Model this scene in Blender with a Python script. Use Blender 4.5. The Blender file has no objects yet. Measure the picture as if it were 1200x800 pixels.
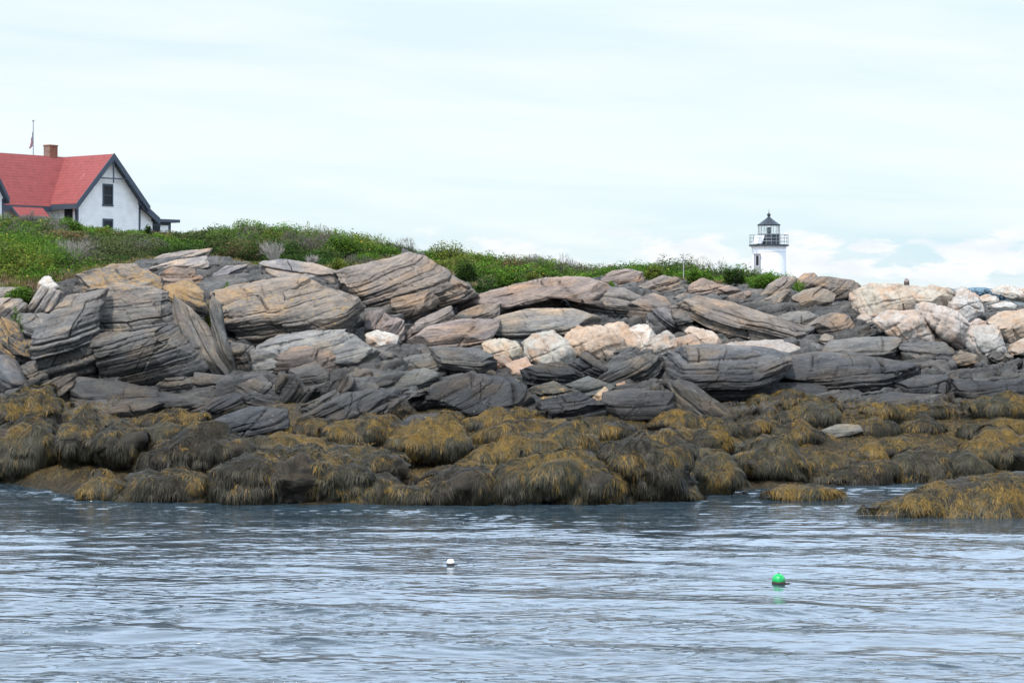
import bpy, math, random
import numpy as np
random.seed(5); rng = np.random.default_rng(5)
sc = bpy.context.scene
col = sc.collection
R = math.radians
F = 2333.0      # focal length in photo pixels (1200 px wide)
EYE = 4.5       # eye height above the sea
HZ = 345.0      # horizon row in the photo

def at(px, py, D):
    return ((px-600)/F*D, D, EYE+(HZ-py)/F*D)

# ------------------------------------------------------------------ noise
def h3(ix, iy, iz, seed=0):
    u = np.uint32
    h = ix.astype(np.int32).view(u)*u(374761393)+iy.astype(np.int32).view(u)*u(668265263)+iz.astype(np.int32).view(u)*u(2246822519)+u((seed*1274126177) & 0xffffffff)
    h = (h ^ (h >> u(13)))*u(1274126177)
    h = (h ^ (h >> u(15)))*u(2246822519)
    h = h ^ (h >> u(16))
    return (h & u(0xffffff)).astype(np.float32)*np.float32(1/0x1000000)
def h1(i, seed=0):
    i = np.atleast_1d(i); z = np.zeros_like(i)
    return h3(i, z, z, seed)
def h2(i, j, seed=0):
    return h3(i, j, np.zeros_like(i), seed)
def vnoise(x, y, z, seed=0):
    f4 = np.float32
    x = np.asarray(x, f4); y = np.asarray(y, f4); z = np.asarray(z, f4)
    x, y, z = np.broadcast_arrays(x, y, z)
    fx, fy, fz = np.floor(x), np.floor(y), np.floor(z)
    u = np.uint32
    X = fx.astype(np.int32).view(u)*u(374761393); Y = fy.astype(np.int32).view(u)*u(668265263); Z = fz.astype(np.int32).view(u)*u(2246822519)+u((seed*1274126177) & 0xffffffff)
    X1 = X+u(374761393); Y1 = Y+u(668265263); Z1 = Z+u(2246822519)
    def g(a):
        a = (a ^ (a >> u(13)))*u(1274126177); a = (a ^ (a >> u(15)))*u(2246822519); a ^= a >> u(16)
        return (a & u(0xffffff)).astype(f4)
    x, y, z = x-fx, y-fy, z-fz
    x = x*x*(3-2*x); y = y*y*(3-2*y); z = z*z*(3-2*z)
    def pl(Zc):
        a = X+Y+Zc; p = g(a); q = g(X1+Y+Zc); p += (q-p)*x
        r_ = g(X+Y1+Zc); q = g(X1+Y1+Zc); r_ += (q-r_)*x
        p += (r_-p)*y; return p
    p = pl(Z); p += (pl(Z1)-p)*z
    return p*f4(2/0x1000000)-f4(1)
def fbm(x, y, z, oct=4, seed=0, gain=.5):
    a, s, t = 1.0, 0.0, 0.0
    for k in range(oct):
        s = s+a*vnoise(x, y, z, seed+k*17); t += a; a *= gain
        x, y, z = x*2.03+11.3, y*2.03+5.7, z*2.03+3.1
    return s/t
def smooth(e0, e1, x):
    t = np.clip((x-e0)/(e1-e0), 0, 1); return t*t*(3-2*t)

# ------------------------------------------------------------------ mesh helpers
def mesh_np(name, V, Q, mat, parent=None, smooth_=True, attrs=None, tris=False):
    me = bpy.data.meshes.new(name)
    V = np.ascontiguousarray(V, dtype=np.float32); Q = np.ascontiguousarray(Q, dtype=np.int32)
    k = Q.shape[1]
    me.vertices.add(len(V)); me.vertices.foreach_set('co', V.ravel())
    me.loops.add(Q.size); me.loops.foreach_set('vertex_index', Q.ravel())
    me.polygons.add(len(Q)); me.polygons.foreach_set('loop_start', np.arange(0, Q.size, k, dtype=np.int32))
    me.polygons.foreach_set('loop_total', np.full(len(Q), k, dtype=np.int32))
    if smooth_: me.polygons.foreach_set('use_smooth', np.ones(len(Q), dtype=bool))
    for an, (typ, data) in (attrs or {}).items():
        a = me.attributes.new(an, typ, 'POINT')
        a.data.foreach_set('color' if typ == 'FLOAT_COLOR' else ('vector' if typ == 'FLOAT_VECTOR' else 'value'),
                           np.ascontiguousarray(data, dtype=np.float32).ravel())
    me.update(calc_edges=True)
    if mat: me.materials.append(mat)
    o = bpy.data.objects.new(name, me); col.objects.link(o)
    if parent: o.parent = parent
    return o
def grid_quads(nr, nc, wrap=False):
    r = np.arange(nr-1)[:, None]; c = np.arange(nc if wrap else nc-1)[None, :]
    c2 = (c+1) % nc
    return np.stack([r*nc+c, r*nc+c2, (r+1)*nc+c2, (r+1)*nc+c], -1).reshape(-1, 4)
def grid_normals(P, wrap):
    if wrap:
        dc = np.roll(P, -1, 1)-np.roll(P, 1, 1)
    else:
        dc = np.gradient(P, axis=1)
    dr = np.gradient(P, axis=0)
    n = np.cross(dc, dr); l = np.linalg.norm(n, axis=-1, keepdims=True)
    return n/np.maximum(l, 1e-9)

class MB:
    def __init__(s): s.v = []; s.f = []; s.sm = []
    def poly(s, vs, faces, sm=False):
        b = len(s.v); s.v += [tuple(v) for v in vs]; s.f += [tuple(b+i for i in f) for f in faces]; s.sm += [sm]*len(faces); return s
    def box(s, x0, x1, y0, y1, z0, z1):
        return s.poly([(x0,y0,z0),(x1,y0,z0),(x1,y1,z0),(x0,y1,z0),(x0,y0,z1),(x1,y0,z1),(x1,y1,z1),(x0,y1,z1)],
                      [(0,3,2,1),(4,5,6,7),(0,1,5,4),(1,2,6,5),(2,3,7,6),(3,0,4,7)])
    def slab(s, quad, t):   # quad of 4 points, extruded by vector t
        q = [np.array(p, float) for p in quad]; t = np.array(t, float)
        return s.poly([tuple(p) for p in q]+[tuple(p+t) for p in q],
                      [(0,3,2,1),(4,5,6,7),(0,1,5,4),(1,2,6,5),(2,3,7,6),(3,0,4,7)])
    def tube(s, p0, p1, r0, r1=None, n=10):
        r1 = r0 if r1 is None else r1
        a = np.array(p0, float); b = np.array(p1, float); d = b-a; d /= np.linalg.norm(d)
        u = np.cross(d, (0, 0, 1)) if abs(d[2]) < .9 else np.cross(d, (1, 0, 0)); u /= np.linalg.norm(u); w = np.cross(d, u)
        vs = []
        for (c, r) in ((a, r0), (b, r1)):
            for k in range(n):
                t = 2*math.pi*k/n; vs.append(tuple(c+r*(math.cos(t)*u+math.sin(t)*w)))
        fs = [(k, (k+1) % n, n+(k+1) % n, n+k) for k in range(n)]+[tuple(range(n-1, -1, -1)), tuple(range(n, 2*n))]
        return s.poly(vs, fs, False)
    def lathe(s, prof, n=32, c=(0, 0, 0), sm=True):
        vs = []; fs = []
        for (r, z) in prof:
            for k in range(n):
                t = 2*math.pi*k/n; vs.append((c[0]+r*math.cos(t), c[1]+r*math.sin(t), c[2]+z))
        for i in range(len(prof)-1):
            for k in range(n):
                fs.append((i*n+k, i*n+(k+1) % n, (i+1)*n+(k+1) % n, (i+1)*n+k))
        return s.poly(vs, fs, sm)
    def build(s, name, mat, parent=None, xf=None):
        me = bpy.data.meshes.new(name)
        vs = [xf(*v) for v in s.v] if xf else s.v
        me.from_pydata(vs, [], s.f); me.polygons.foreach_set('use_smooth', s.sm)
        me.update(); me.materials.append(mat)
        o = bpy.data.objects.new(name, me); col.objects.link(o)
        if parent: o.parent = parent
        return o
def empty(name, loc=(0, 0, 0), rz=0):
    o = bpy.data.objects.new(name, None); col.objects.link(o); o.location = loc; o.rotation_euler = (0, 0, rz); return o
def tag(o, label=None, cat=None, group=None, kind=None):
    if label: o['label'] = label
    if cat: o['category'] = cat
    if group: o['group'] = group
    if kind: o['kind'] = kind
    return o
def rebase(o):
    """put the object's origin at the bottom centre of its mesh"""
    me = o.data; n = len(me.vertices); a = np.empty(n*3, np.float32); me.vertices.foreach_get('co', a); a = a.reshape(-1, 3)
    c = (a.min(0)+a.max(0))/2; c[2] = a[:, 2].min()
    me.vertices.foreach_set('co', (a-c).ravel()); me.update(); o.location = tuple(float(v) for v in c); return o

# ------------------------------------------------------------------ materials
class NT:
    def __init__(s, name):
        s.m = bpy.data.materials.new(name); s.m.use_nodes = True; s.t = s.m.node_tree; s.t.nodes.clear()
        s.out = s.n('ShaderNodeOutputMaterial'); s.b = s.n('ShaderNodeBsdfPrincipled'); s.l(s.b.outputs[0], s.out.inputs[0])
    def n(s, typ, **kw):
        x = s.t.nodes.new(typ)
        for k, v in kw.items(): setattr(x, k, v)
        return x
    def l(s, a, b): s.t.links.new(a, b)
    def noise(s, vec, scale, detail=4, rough=.5, dist=0.0):
        x = s.n('ShaderNodeTexNoise'); x.inputs['Scale'].default_value = scale; x.inputs['Detail'].default_value = detail
        x.inputs['Roughness'].default_value = rough; x.inputs['Distortion'].default_value = dist
        if vec is not None: s.l(vec, x.inputs['Vector'])
        return x.outputs['Fac']
    def mapping(s, vec, scale):
        x = s.n('ShaderNodeMapping'); x.inputs['Scale'].default_value = scale; s.l(vec, x.inputs['Vector']); return x.outputs[0]
    def ramp(s, fac, stops):
        x = s.n('ShaderNodeValToRGB'); e = x.color_ramp.elements
        while len(e) < len(stops): e.new(.5)
        for i, (p, c) in enumerate(stops):
            e[i].position = p; e[i].color = (c, c, c, 1) if isinstance(c, (int, float)) else (*c, 1)
        s.l(fac, x.inputs[0]); return x.outputs[0]
    def mix(s, fac, a, b, typ='MIX'):
        x = s.n('ShaderNodeMix', data_type='RGBA', blend_type=typ)
        for i, v in ((0, fac), (6, a), (7, b)):
            if isinstance(v, (int, float)): x.inputs[i].default_value = v
            elif isinstance(v, tuple): x.inputs[i].default_value = (*v, 1)
            else: s.l(v, x.inputs[i])
        return x.outputs[2]
    def math(s, op, a, b=0.0):
        x = s.n('ShaderNodeMath', operation=op)
        for i, v in ((0, a), (1, b)):
            if isinstance(v, (int, float)): x.inputs[i].default_value = v
            else: s.l(v, x.inputs[i])
        return x.outputs[0]
    def attr(s, name):
        x = s.n('ShaderNodeAttribute', attribute_name=name); return x
    def bump(s, h, dist, strength=1.0, prev=None):
        x = s.n('ShaderNodeBump'); x.inputs['Distance'].default_value = dist; x.inputs['Strength'].default_value = strength
        s.l(h, x.inputs['Height'])
        if prev is not None: s.l(prev, x.inputs['Normal'])
        s.l(x.outputs[0], s.b.inputs['Normal']); return x.outputs[0]
    def base(s, v):
        if isinstance(v, tuple): s.b.inputs['Base Color'].default_value = (*v, 1)
        else: s.l(v, s.b.inputs['Base Color'])
    def set(s, **kw):
        for k, v in kw.items(): s.b.inputs[k.replace('_', ' ')].default_value = v
        return s
def plain(name, c, rough=.6, metallic=0., var=.15, scale=6., bump=0.0, spec=.3):
    t = NT(name); g = t.n('ShaderNodeTexCoord').outputs['Object']
    n = t.noise(g, scale, 5, .6)
    t.base(t.mix(t.ramp(n, [(.3, 1-var), (.7, 1+var*.5)]), (0, 0, 0), c, 'MIX') if False else
           t.mix(1.0, c, t.ramp(n, [(.25, 1-var), (.75, 1.0)]), 'MULTIPLY'))
    t.set(Roughness=rough, Metallic=metallic); t.b.inputs['Specular IOR Level'].default_value = spec
    if bump: t.bump(t.noise(g, scale*5, 4, .6), bump)
    return t.m

def rock_material():
    t = NT('layered_rock'); a = t.attr('tint'); s_ = t.attr('strata').outputs['Vector']
    c = a.outputs['Color']; alpha = a.outputs['Alpha']
    fine = t.noise(t.mapping(s_, (.8, .8, 17)), 3.2, 8, .70, .12)
    broad = t.noise(t.mapping(s_, (.5, .5, 3.2)), 2.0, 6, .6, .4)
    iso = t.noise(s_, 9, 8, .7)
    fm = t.ramp(t.noise(s_, .9, 3, .6), [(.36, .5), (.58, 1.)])
    c = t.mix(fm, c, t.ramp(fine, [(.25, .30), (.38, .72), (.55, 1.02), (.76, 1.55)]), 'MULTIPLY')
    c = t.mix(1.0, c, t.ramp(broad, [(.3, (.55, .56, .59)), (.5, (1., .99, .98)), (.7, (1.45, 1.34, 1.2))]), 'MULTIPLY')
    c = t.mix(1.0, c, t.ramp(iso, [(.3, .72), (.5, 1.), (.7, 1.22)]), 'MULTIPLY')
    # lichen, where the alpha of the tint asks for it
    ln = t.noise(s_, 4.5, 9, .72)
    lm = t.ramp(t.math('ADD', ln, t.math('MULTIPLY', t.math('SUBTRACT', alpha, .5), .55)), [(.53, 0.), (.60, 1.)])
    c = t.mix(t.math('MULTIPLY', lm, t.ramp(fine, [(.35, .2), (.6, .72)])), c, t.ramp(iso, [(.35, (.33, .16, .035)), (.65, (.42, .27, .09))]))
    # scattered small pale crustose spots
    vo = t.n('ShaderNodeTexVoronoi'); vo.inputs['Scale'].default_value = 7; t.l(s_, vo.inputs['Vector'])
    sp = t.math('MULTIPLY', t.ramp(vo.outputs['Distance'], [(.12, 1.), (.22, 0.)]), t.ramp(t.noise(s_, 1.3, 3), [(.5, 0.), (.62, .22)]))
    c = t.mix(sp, c, (.42, .42, .38))
    t.base(c); t.set(Roughness=.88); t.b.inputs['Specular IOR Level'].default_value = .25
    p = t.bump(fine, .085, 1.); t.bump(iso, .045, .8, p)
    return t.m
def quartz_material():
    t = NT('quartz_rock'); a = t.attr('tint'); s_ = t.attr('strata').outputs['Vector']
    iso = t.noise(s_, 5, 9, .7); big = t.noise(s_, 1.6, 5, .6, .5)
    c = t.mix(t.ramp(big, [(.45, 0.), (.64, .62)]), a.outputs['Color'], (.38, .215, .115))
    c = t.mix(t.ramp(t.noise(s_, 2.9, 9, .78, .8), [(.50, 0.), (.66, .8)]), c, (.22, .20, .175))
    c = t.mix(t.ramp(t.noise(t.mapping(s_, (1, 1, 2.5)), 7, 8, .8, .5), [(.60, 0.), (.68, .85)]), c, (.10, .09, .08))
    c = t.mix(1.0, c, t.ramp(iso, [(.3, .55), (.5, .95), (.7, 1.15)]), 'MULTIPLY')
    t.base(c); t.set(Roughness=.8); t.b.inputs['Specular IOR Level'].default_value = .3
    p = t.bump(iso, .06, .8); t.bump(t.noise(s_, 22, 5, .7), .02, .6, p)
    return t.m
def tint_material(name, rough=.7, trans=0.0, spec=.25, var=True):
    t = NT(name); a = t.attr('tint'); c = a.outputs['Color']
    if var:
        g = t.n('ShaderNodeTexCoord').outputs['Object']
        c = t.mix(1.0, c, t.ramp(t.noise(g, 11, 4, .7), [(.3, .6), (.5, 1.), (.7, 1.3)]), 'MULTIPLY')
    t.base(c); t.set(Roughness=rough); t.b.inputs['Specular IOR Level'].default_value = spec
    if trans:
        tr = t.n('ShaderNodeBsdfTranslucent'); t.l(c, tr.inputs[0]); mx = t.n('ShaderNodeMixShader'); mx.inputs[0].default_value = trans
        t.l(t.b.outputs[0], mx.inputs[1]); t.l(tr.outputs[0], mx.inputs[2]); t.l(mx.outputs[0], t.out.inputs[0])
    return t.m
M_ROCK = rock_material(); M_QUARTZ = quartz_material()
M_WEED = tint_material('rockweed', .55, 0.1, .35, False)
M_LEAF = tint_material('leaves', .85, .3, .12, False)
M_WEEDROCK = tint_material('weedy_rock', .7, 0, .3)

# ------------------------------------------------------------------ ground profile
GC = [-500, -100, 0, 100, 200, 300, 400, 500, 600, 700, 780, 820, 870, 940, 1000, 1060, 1130, 1200, 1700]
YW = [560, 562, 565, 584, 588, 591, 591, 591, 591, 590, 588, 582, 573, 571, 569, 566, 564, 562, 560]
GCY = [-500, 0, 200, 300, 400, 500, 600, 700, 800, 900, 960, 1050, 1300, 1700]
GY = {53: [472,472,476,480,485,485,484,482,486,492,492,494,494,494],
      60: [385,388,384,388,392,403,405,412,414,422,424,424,428,432],
      66: [332,330,328,332,338,352,358,364,366,366,362,364,378,390],
      72: [318,318,318,320,326,342,344,346,346,348,346,352,366,380],
      80: [303,303,303,307,314,330,336,334,334,341,345,353,378,390],
      100:[283,280,288,285,293,306,315,324,323,338,356,392,410,420],
      125:[265,264,280,277,288,306,316,327,326,345,364,420,430,430],
      160:[268,266,274,281,294,310,322,332,333,347,366,425,430,430],
      212:[290,285,287,292,302,314,324,330,328,327,336,390,400,400],
      250:[340,335,335,335,335,340,345,345,340,345,360,380,380,380]}
DK = sorted(GY)
def waterD(px): return F*EYE/(np.interp(px, GC, YW)-HZ)
def ground_z(px, D):
    px = np.asarray(px, float); D = np.asarray(D, float)
    px, D = np.broadcast_arrays(px, D)
    D0 = waterD(px); nod = [D0-9, D0-2, D0]+[np.full(px.shape, float(k)) for k in DK]+[np.full(px.shape, 268.)]
    zs = [np.full(px.shape, -2.5), np.full(px.shape, -.55), np.zeros(px.shape)]
    for k in DK: zs.append(EYE+(HZ-np.interp(px, GCY, GY[k]))/F*k)
    zs.append(np.full(px.shape, -2.))
    out = np.full(px.shape, -2.5)
    for i in range(len(nod)-1):
        t = (D-nod[i])/(nod[i+1]-nod[i]); m = (t >= 0) & (t <= 1)
        out = np.where(m, zs[i]+(zs[i+1]-zs[i])*t, out)
    out = np.where(D > 268, -2., out)
    return out
def ground_D(px, py):
    Ds = np.linspace(36, 160, 1600); z = ground_z(np.full(Ds.shape, px), Ds)
    y = HZ-(z-EYE)/Ds*F
    ok = np.where(y <= py)[0]
    return float(Ds[ok[0]]) if len(ok) else 130.

# ------------------------------------------------------------------ fractured, layered displacement
def strata_q(P, ang, dip):
    ca, sa = math.cos(R(ang)), math.sin(R(ang)); cd, sd = math.cos(R(dip)), math.sin(R(dip))
    e1 = np.array([ca, 0, sa]); n = np.array([-sa*cd, -sd, ca*cd]); e2 = np.cross(n, e1)
    return np.stack([P@e1, P@e2, P@n], -1)
LV = ((.46, .20, 2.3), (.19, .085, 1.0), (.07, .024, .5))
def layered(q, seed, lv=LV, warp=.16):
    """(in-plane step offset, normal offset) of a foliated, jointed rock"""
    x, y, z = q[..., 0], q[..., 1], q[..., 2]
    s0 = z+fbm(x*.35, y*.35, z*.7, 2, seed)*warp+fbm(x*1.3, y*1.3, z*1.8, 2, seed+5)*.045
    d = 0; dn = 0
    for i, (th, a, jl) in enumerate(lv):
        s = s0/th; s = s+.33*np.sin(s*1.7+seed)
        li = np.floor(s).astype(np.int32); fr = s-li
        j = x/jl+h1(li, seed+3)*17+.18*s0/th*(-1)**seed+.12*vnoise(y*1.3, s*.3, x, seed+9)
        ci = np.floor(j).astype(np.int32); cf = j-ci
        lo_ = h1(li, seed+i)-.5
        off = lo_*1.5+(h2(li, ci, seed+i+40)-.5)*(1.6 if i == 0 else .9)
        slope = (fr-.5)*(h1(li, seed+50+i)-.35)*.8           # each layer face is a tilted facet
        e = np.minimum(fr, 1-fr)*th; ej = np.minimum(cf, 1-cf)*jl
        has = h2(li, ci, seed+77) > .45
        gr = np.exp(-(e/(.018+.02*th))**2)*(.25+.75*h1(li, seed+8))
        gj = np.where(has, np.exp(-(ej/(.018+.02*th))**2), 0)
        d = d+a*(off+slope-.8*gr); dn = dn-a*(.30*gr+.65*gj)
    fine = fbm(x*4, y*4, z*22, 4, seed+60, .6)
    dn = dn+.034*fine+.055*fbm(x*1.8, y*1.8, z*2.9, 5, seed+66, .6)
    return d, dn
def lumpy(q, seed):
    x, y, z = q[..., 0], q[..., 1], q[..., 2]
    d = .07*fbm(x*1.8, y*1.8, z*2.2, 4, seed, .6)+.035*(1-np.abs(fbm(x*3.6, y*3.6, z*4.8, 4, seed+4, .6))*2.6)
    for k, (nx, ny, nz, s) in enumerate(((.95, .2, .2, 1.0), (-.15, .3, .95, .62), (.6, -.6, .5, .9))):
        t = (x*nx+y*ny+z*nz)/s+.16*fbm(x*1.3, y*1.3, z*1.3, 4, seed+20+k); e = np.abs(t-np.round(t))*s
        c = np.floor(t+.5).astype(np.int32)
        d = d-.075*np.exp(-(e/.022)**2)+.16*(h1(c, seed+k)-.5)
    return d
# ------------------------------------------------------------------ one rock
def radial(poly, c, th, seed, jitter):
    """distance from c to the outline along each direction"""
    n = len(poly); best = np.zeros(len(th))
    dx, dz = np.cos(th), np.sin(th)
    for i in range(n):
        ax, az = poly[i][0]-c[0], poly[i][1]-c[1]; bx, bz = poly[(i+1) % n][0]-c[0], poly[(i+1) % n][1]-c[1]
        ex, ez = bx-ax, bz-az
        den = dx*ez-dz*ex; den = np.where(np.abs(den) < 1e-9, 1e-9, den)
        t = (ax*ez-az*ex)/den; u = (ax*dz-az*dx)/den
        best = np.where((t > 0) & (u >= -1e-6) & (u <= 1+1e-6), np.maximum(best, t), best)
    best = np.where(best <= 0, best[best > 0].min() if (best > 0).any() else .1, best)
    k = max(1, len(th)//220)
    ker = np.hanning(k*2+1); ker /= ker.sum()
    b = np.convolve(np.concatenate([best[-k:], best, best[:k]]), ker, 'valid')
    b *= 1+jitter*fbm(dx*3, dz*3, np.full(len(th), seed*.37), 5, seed, .6)
    return b
def rock_data(poly, seed, ang=12, dip=8, lo=.25, hi=1.5, brk=.5, tb=0.0, ex=4.2, T=None, back=1.8, D=None,
         amp=.95, kind='g', tone=(.20, .195, .19), lichen=0.0, jitter=.04, step=1.35, weed=False, overhang=0.0):
    P0 = np.array(poly, float)
    if not weed: P0 = P0.mean(0)+(P0-P0.mean(0))*1.08
    ymax = P0[:, 1].max(); xb = P0[P0[:, 1] > ymax-6][:, 0].mean()
    if D is None: D = ground_D(float(np.clip(xb, -60, 1260)), ymax-2)
    s = D/F
    A = P0.copy(); A[:, 0] = (P0[:, 0]-600)*s; A[:, 1] = EYE+(HZ-P0[:, 1])*s
    # centroid of polygon
    x, z = A[:, 0], A[:, 1]; x2, z2 = np.roll(x, -1), np.roll(z, -1); cr = x*z2-x2*z; ar = cr.sum()/2
    c = (((x+x2)*cr).sum()/6/ar, ((z+z2)*cr).sum()/6/ar)
    W = x.max()-x.min(); H = z.max()-z.min()
    size = math.sqrt(abs(ar))
    if T is None: T = (.34 if not weed else .40)*min(W, H*1.3)+.05
    per = np.linalg.norm(A-np.roll(A, -1, 0), axis=1).sum()
    nth = int(np.clip(per/(step*s), 60, 1500)); th = np.linspace(0, 2*math.pi, nth, endpoint=False)
    Rr = radial(A, c, th, seed, jitter)
    # superellipse profile: front then back
    tt = np.linspace(0, math.pi/2, 400); rho = np.sin(tt)**(2/ex); w = -np.cos(tt)**(2/ex)
    L = np.concatenate([[0], np.cumsum(np.hypot(np.diff(rho)*Rr.mean(), np.diff(w)*T))])
    nf = int(np.clip(L[-1]/(step*s), 14, 420)); ls = np.linspace(0.0, L[-1], nf); ls[0] = L[-1]*.0015
    rf, wf = np.interp(ls, L, rho), np.interp(ls, L, w)
    nb = max(5, nf//6); tb_ = np.linspace(0, math.pi/2, nb+1)[1:]
    rb, wb = np.cos(tb_)**(2/ex), np.sin(tb_)**(2/ex)*back; rb[-1] = .01
    rho = np.concatenate([rf, rb]); w = np.concatenate([wf, wb])
    X = c[0]+rho[:, None]*Rr[None]*np.cos(th)[None]; Z = c[1]+rho[:, None]*Rr[None]*np.sin(th)[None]
    hf = (Z-z.min())/max(H, 1e-6)
    bk = brk+tb*(X-c[0])/max(W, .1)+.10*fbm(X/size*1.6, Z*0, Z/size*1.2, 3, seed+2)
    t = hf-bk; kk = .05; up = kk*np.log1p(np.exp(np.clip(t/kk, -40, 40)))   # soft max(t,0)
    lowpart = hf-up
    Y = D+T*.6+T*w[:, None]*(.75+.25*fbm(X/size*1.3, Z*0+seed, Z/size*1.3, 2, seed+1))+H*(lo*lowpart+hi*up)
    Pt = np.stack([X, Y, Z], -1)
    ctr = Pt.mean((0, 1))
    # chisel flat facets: planes facing the viewer's side, up, left and right
    rg = np.random.default_rng(seed+4)
    if not weed:
        dirs = strata_q(np.eye(3), ang, dip)   # columns give the frame
        n_s = dirs[:, 2]; e1_ = dirs[:, 0]
        for k in range(9 if kind != 'q' else 11):
            v = rg.normal(0, 1, 3)*np.array([1.0, .6, .8])+np.array([0, -.9, .35])
            if k % 3 == 0: v = n_s*1.2+np.array([0, -.5, 0])+rg.normal(0, .25, 3)
            elif k % 3 == 1: v = e1_*rg.choice([-1, 1])*.9+np.array([0, -.9, .1])+rg.normal(0, .25, 3)
            v /= np.linalg.norm(v)
            pr = (Pt-ctr)@v; mx = pr.max(); cut = mx*rg.uniform(.70, .94)
            ov = np.maximum(pr-cut, 0); Pt = Pt-v*(ov*.93)[..., None]
    Nn = grid_normals(Pt, True)
    sgn = np.sign((Nn*(Pt-ctr)).sum(-1).mean()); Nn *= sgn if sgn != 0 else 1
    q = strata_q(Pt, ang, dip)
    am = amp*min(1.0, .30+size*.40)
    front = np.concatenate([np.ones(len(rf)), np.linspace(1, 0, len(rb))])[:, None]
    edge = .65+.35*smooth(0.0, .08, 1-rho)[:, None]
    if weed:
        d = .36*fbm(Pt[..., 0]*1.1, Pt[..., 1]*1.1, Pt[..., 2]*2.0, 4, seed)+.10*fbm(Pt[..., 0]*3.1, Pt[..., 1]*3.1, Pt[..., 2]*2.2, 2, seed+7)+.05*fbm(Pt[..., 0]*6, Pt[..., 1]*6, Pt[..., 2]*1.6, 3, seed+3)
        Pt = Pt+Nn*(d*amp*min(1.0, .4+size*.4)*front)[..., None]
    elif kind == 'q':
        Pt = Pt+Nn*(lumpy(q, seed)*am*front*edge)[..., None]
    else:
        d, dn = layered(q, seed)
        inpl = Nn-(Nn@n_s)[..., None]*n_s
        Pt = Pt+(inpl*(d*am*front*edge)[..., None])+Nn*(dn*am*front*edge)[..., None]
    # colour: base tone, weathered tops with shade painted on the fronts, warm patches, lichen
    N2 = grid_normals(Pt, True)*(sgn if sgn != 0 else 1)
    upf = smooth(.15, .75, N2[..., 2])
    f1 = fbm(q[..., 0]*.5, q[..., 1]*.5, q[..., 2]*1.3, 3, seed+90); f2 = fbm(q[..., 0]*1.1, q[..., 1]*1.1, q[..., 2]*3.5, 4, seed+95)
    tn = np.array(tone, float)*(K_ALB if kind != 'q' else .72)
    C = np.ones(Pt.shape[:2]+(4,), float)
    if kind == 'q':
        C[..., :3] = tn*(1+.12*f1[..., None])
        C[..., 3] = 0
    else:
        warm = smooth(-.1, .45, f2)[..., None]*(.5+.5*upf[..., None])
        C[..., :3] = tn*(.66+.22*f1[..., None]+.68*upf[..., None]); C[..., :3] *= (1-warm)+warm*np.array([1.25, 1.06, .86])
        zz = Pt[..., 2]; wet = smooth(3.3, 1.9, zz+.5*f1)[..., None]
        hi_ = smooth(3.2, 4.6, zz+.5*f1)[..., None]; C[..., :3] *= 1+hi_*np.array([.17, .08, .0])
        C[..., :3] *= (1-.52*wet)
        C[..., 3] = np.clip(.08+lichen*(.45+.75*upf)+.25*f1*(lichen > .05), 0, 1)
    Q = grid_quads(len(rho), nth, True)
    return Pt.astype(np.float32), N2, (Q[:, ::-1] if sgn > 0 else Q), C, q, len(rf)+2, kind
def rock_obj(name, data, mat=None, parent=None):
    Pt, N2, Q, C, q, nf, kind = data
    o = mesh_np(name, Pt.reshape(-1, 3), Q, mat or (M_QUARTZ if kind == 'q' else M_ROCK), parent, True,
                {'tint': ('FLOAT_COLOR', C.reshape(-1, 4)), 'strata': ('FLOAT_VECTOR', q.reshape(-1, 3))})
    return o, Pt[:nf], N2[:nf]
from concurrent.futures import ThreadPoolExecutor
POOL = ThreadPoolExecutor(4)
def rock(name, poly, seed, mat=None, parent=None, **op): return rock_obj(name, rock_data(poly, seed, **op), mat, parent)

K_ALB = .63
GREY = (.215, .21, .205); DARK = (.115, .115, .12); MID = (.165, .16, .155); TAN = (.26, .225, .19); PINK = (.25, .205, .18)
WHITE = (.66, .62, .56); CREAM = (.55, .46, .37); ORANGE = (.46, .29, .17)

# (name, category, label, outline in photo pixels, options)
BIG = [  # the big domed boulder on the left: several fracture blocks of one mass
 ('cap_block', [(67,342),(88,315),(120,314),(160,315),(180,327),(186,337),(150,341),(110,340),(82,349)], dict(ang=8, hi=1.7, brk=.25, lichen=.45)),
 ('left_block', [(40,390),(52,367),(65,350),(107,342),(111,390),(110,444),(87,445),(47,442),(40,410)], dict(ang=16, lo=-.25, hi=1.3, brk=.5, lichen=.28)),
 ('upper_block', [(110,345),(120,332),(155,333),(187,345),(197,355),(206,382),(195,392),(155,397),(113,394)], dict(ang=5, lo=.4, hi=1.2, brk=.35, lichen=.24)),
 ('lower_block', [(111,392),(155,391),(200,382),(213,400),(238,432),(225,444),(175,457),(130,453),(117,442)], dict(ang=14, lo=-.45, hi=.9, brk=.6, tone=MID)),
 ('pillar', [(107,388),(116,390),(119,444),(109,446)], dict(ang=80, lo=0, hi=.2, brk=.5, tone=TAN)),
 ('ridge_slab', [(187,347),(212,362),(240,387),(258,412),(265,435),(250,443),(235,434),(212,400),(198,378)], dict(ang=-52, lo=.3, hi=.9, brk=.3, lichen=.05, T=.22, dD=.1, tone=(.18,.18,.18), amp=.4)),
 ('lichened_block', [(186,336),(213,328),(232,343),(243,368),(228,372),(208,360),(190,348)], dict(ang=-20, lo=.1, hi=1.4, brk=.5, lichen=.6, dD=.9)),
 ('outer_slab', [(234,343),(252,360),(258,387),(276,430),(279,449),(260,437),(248,402)], dict(ang=-60, lo=.2, hi=.8, brk=.4, T=.22, dD=.5, tone=(.17,.17,.165), amp=.4)),
]
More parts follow.
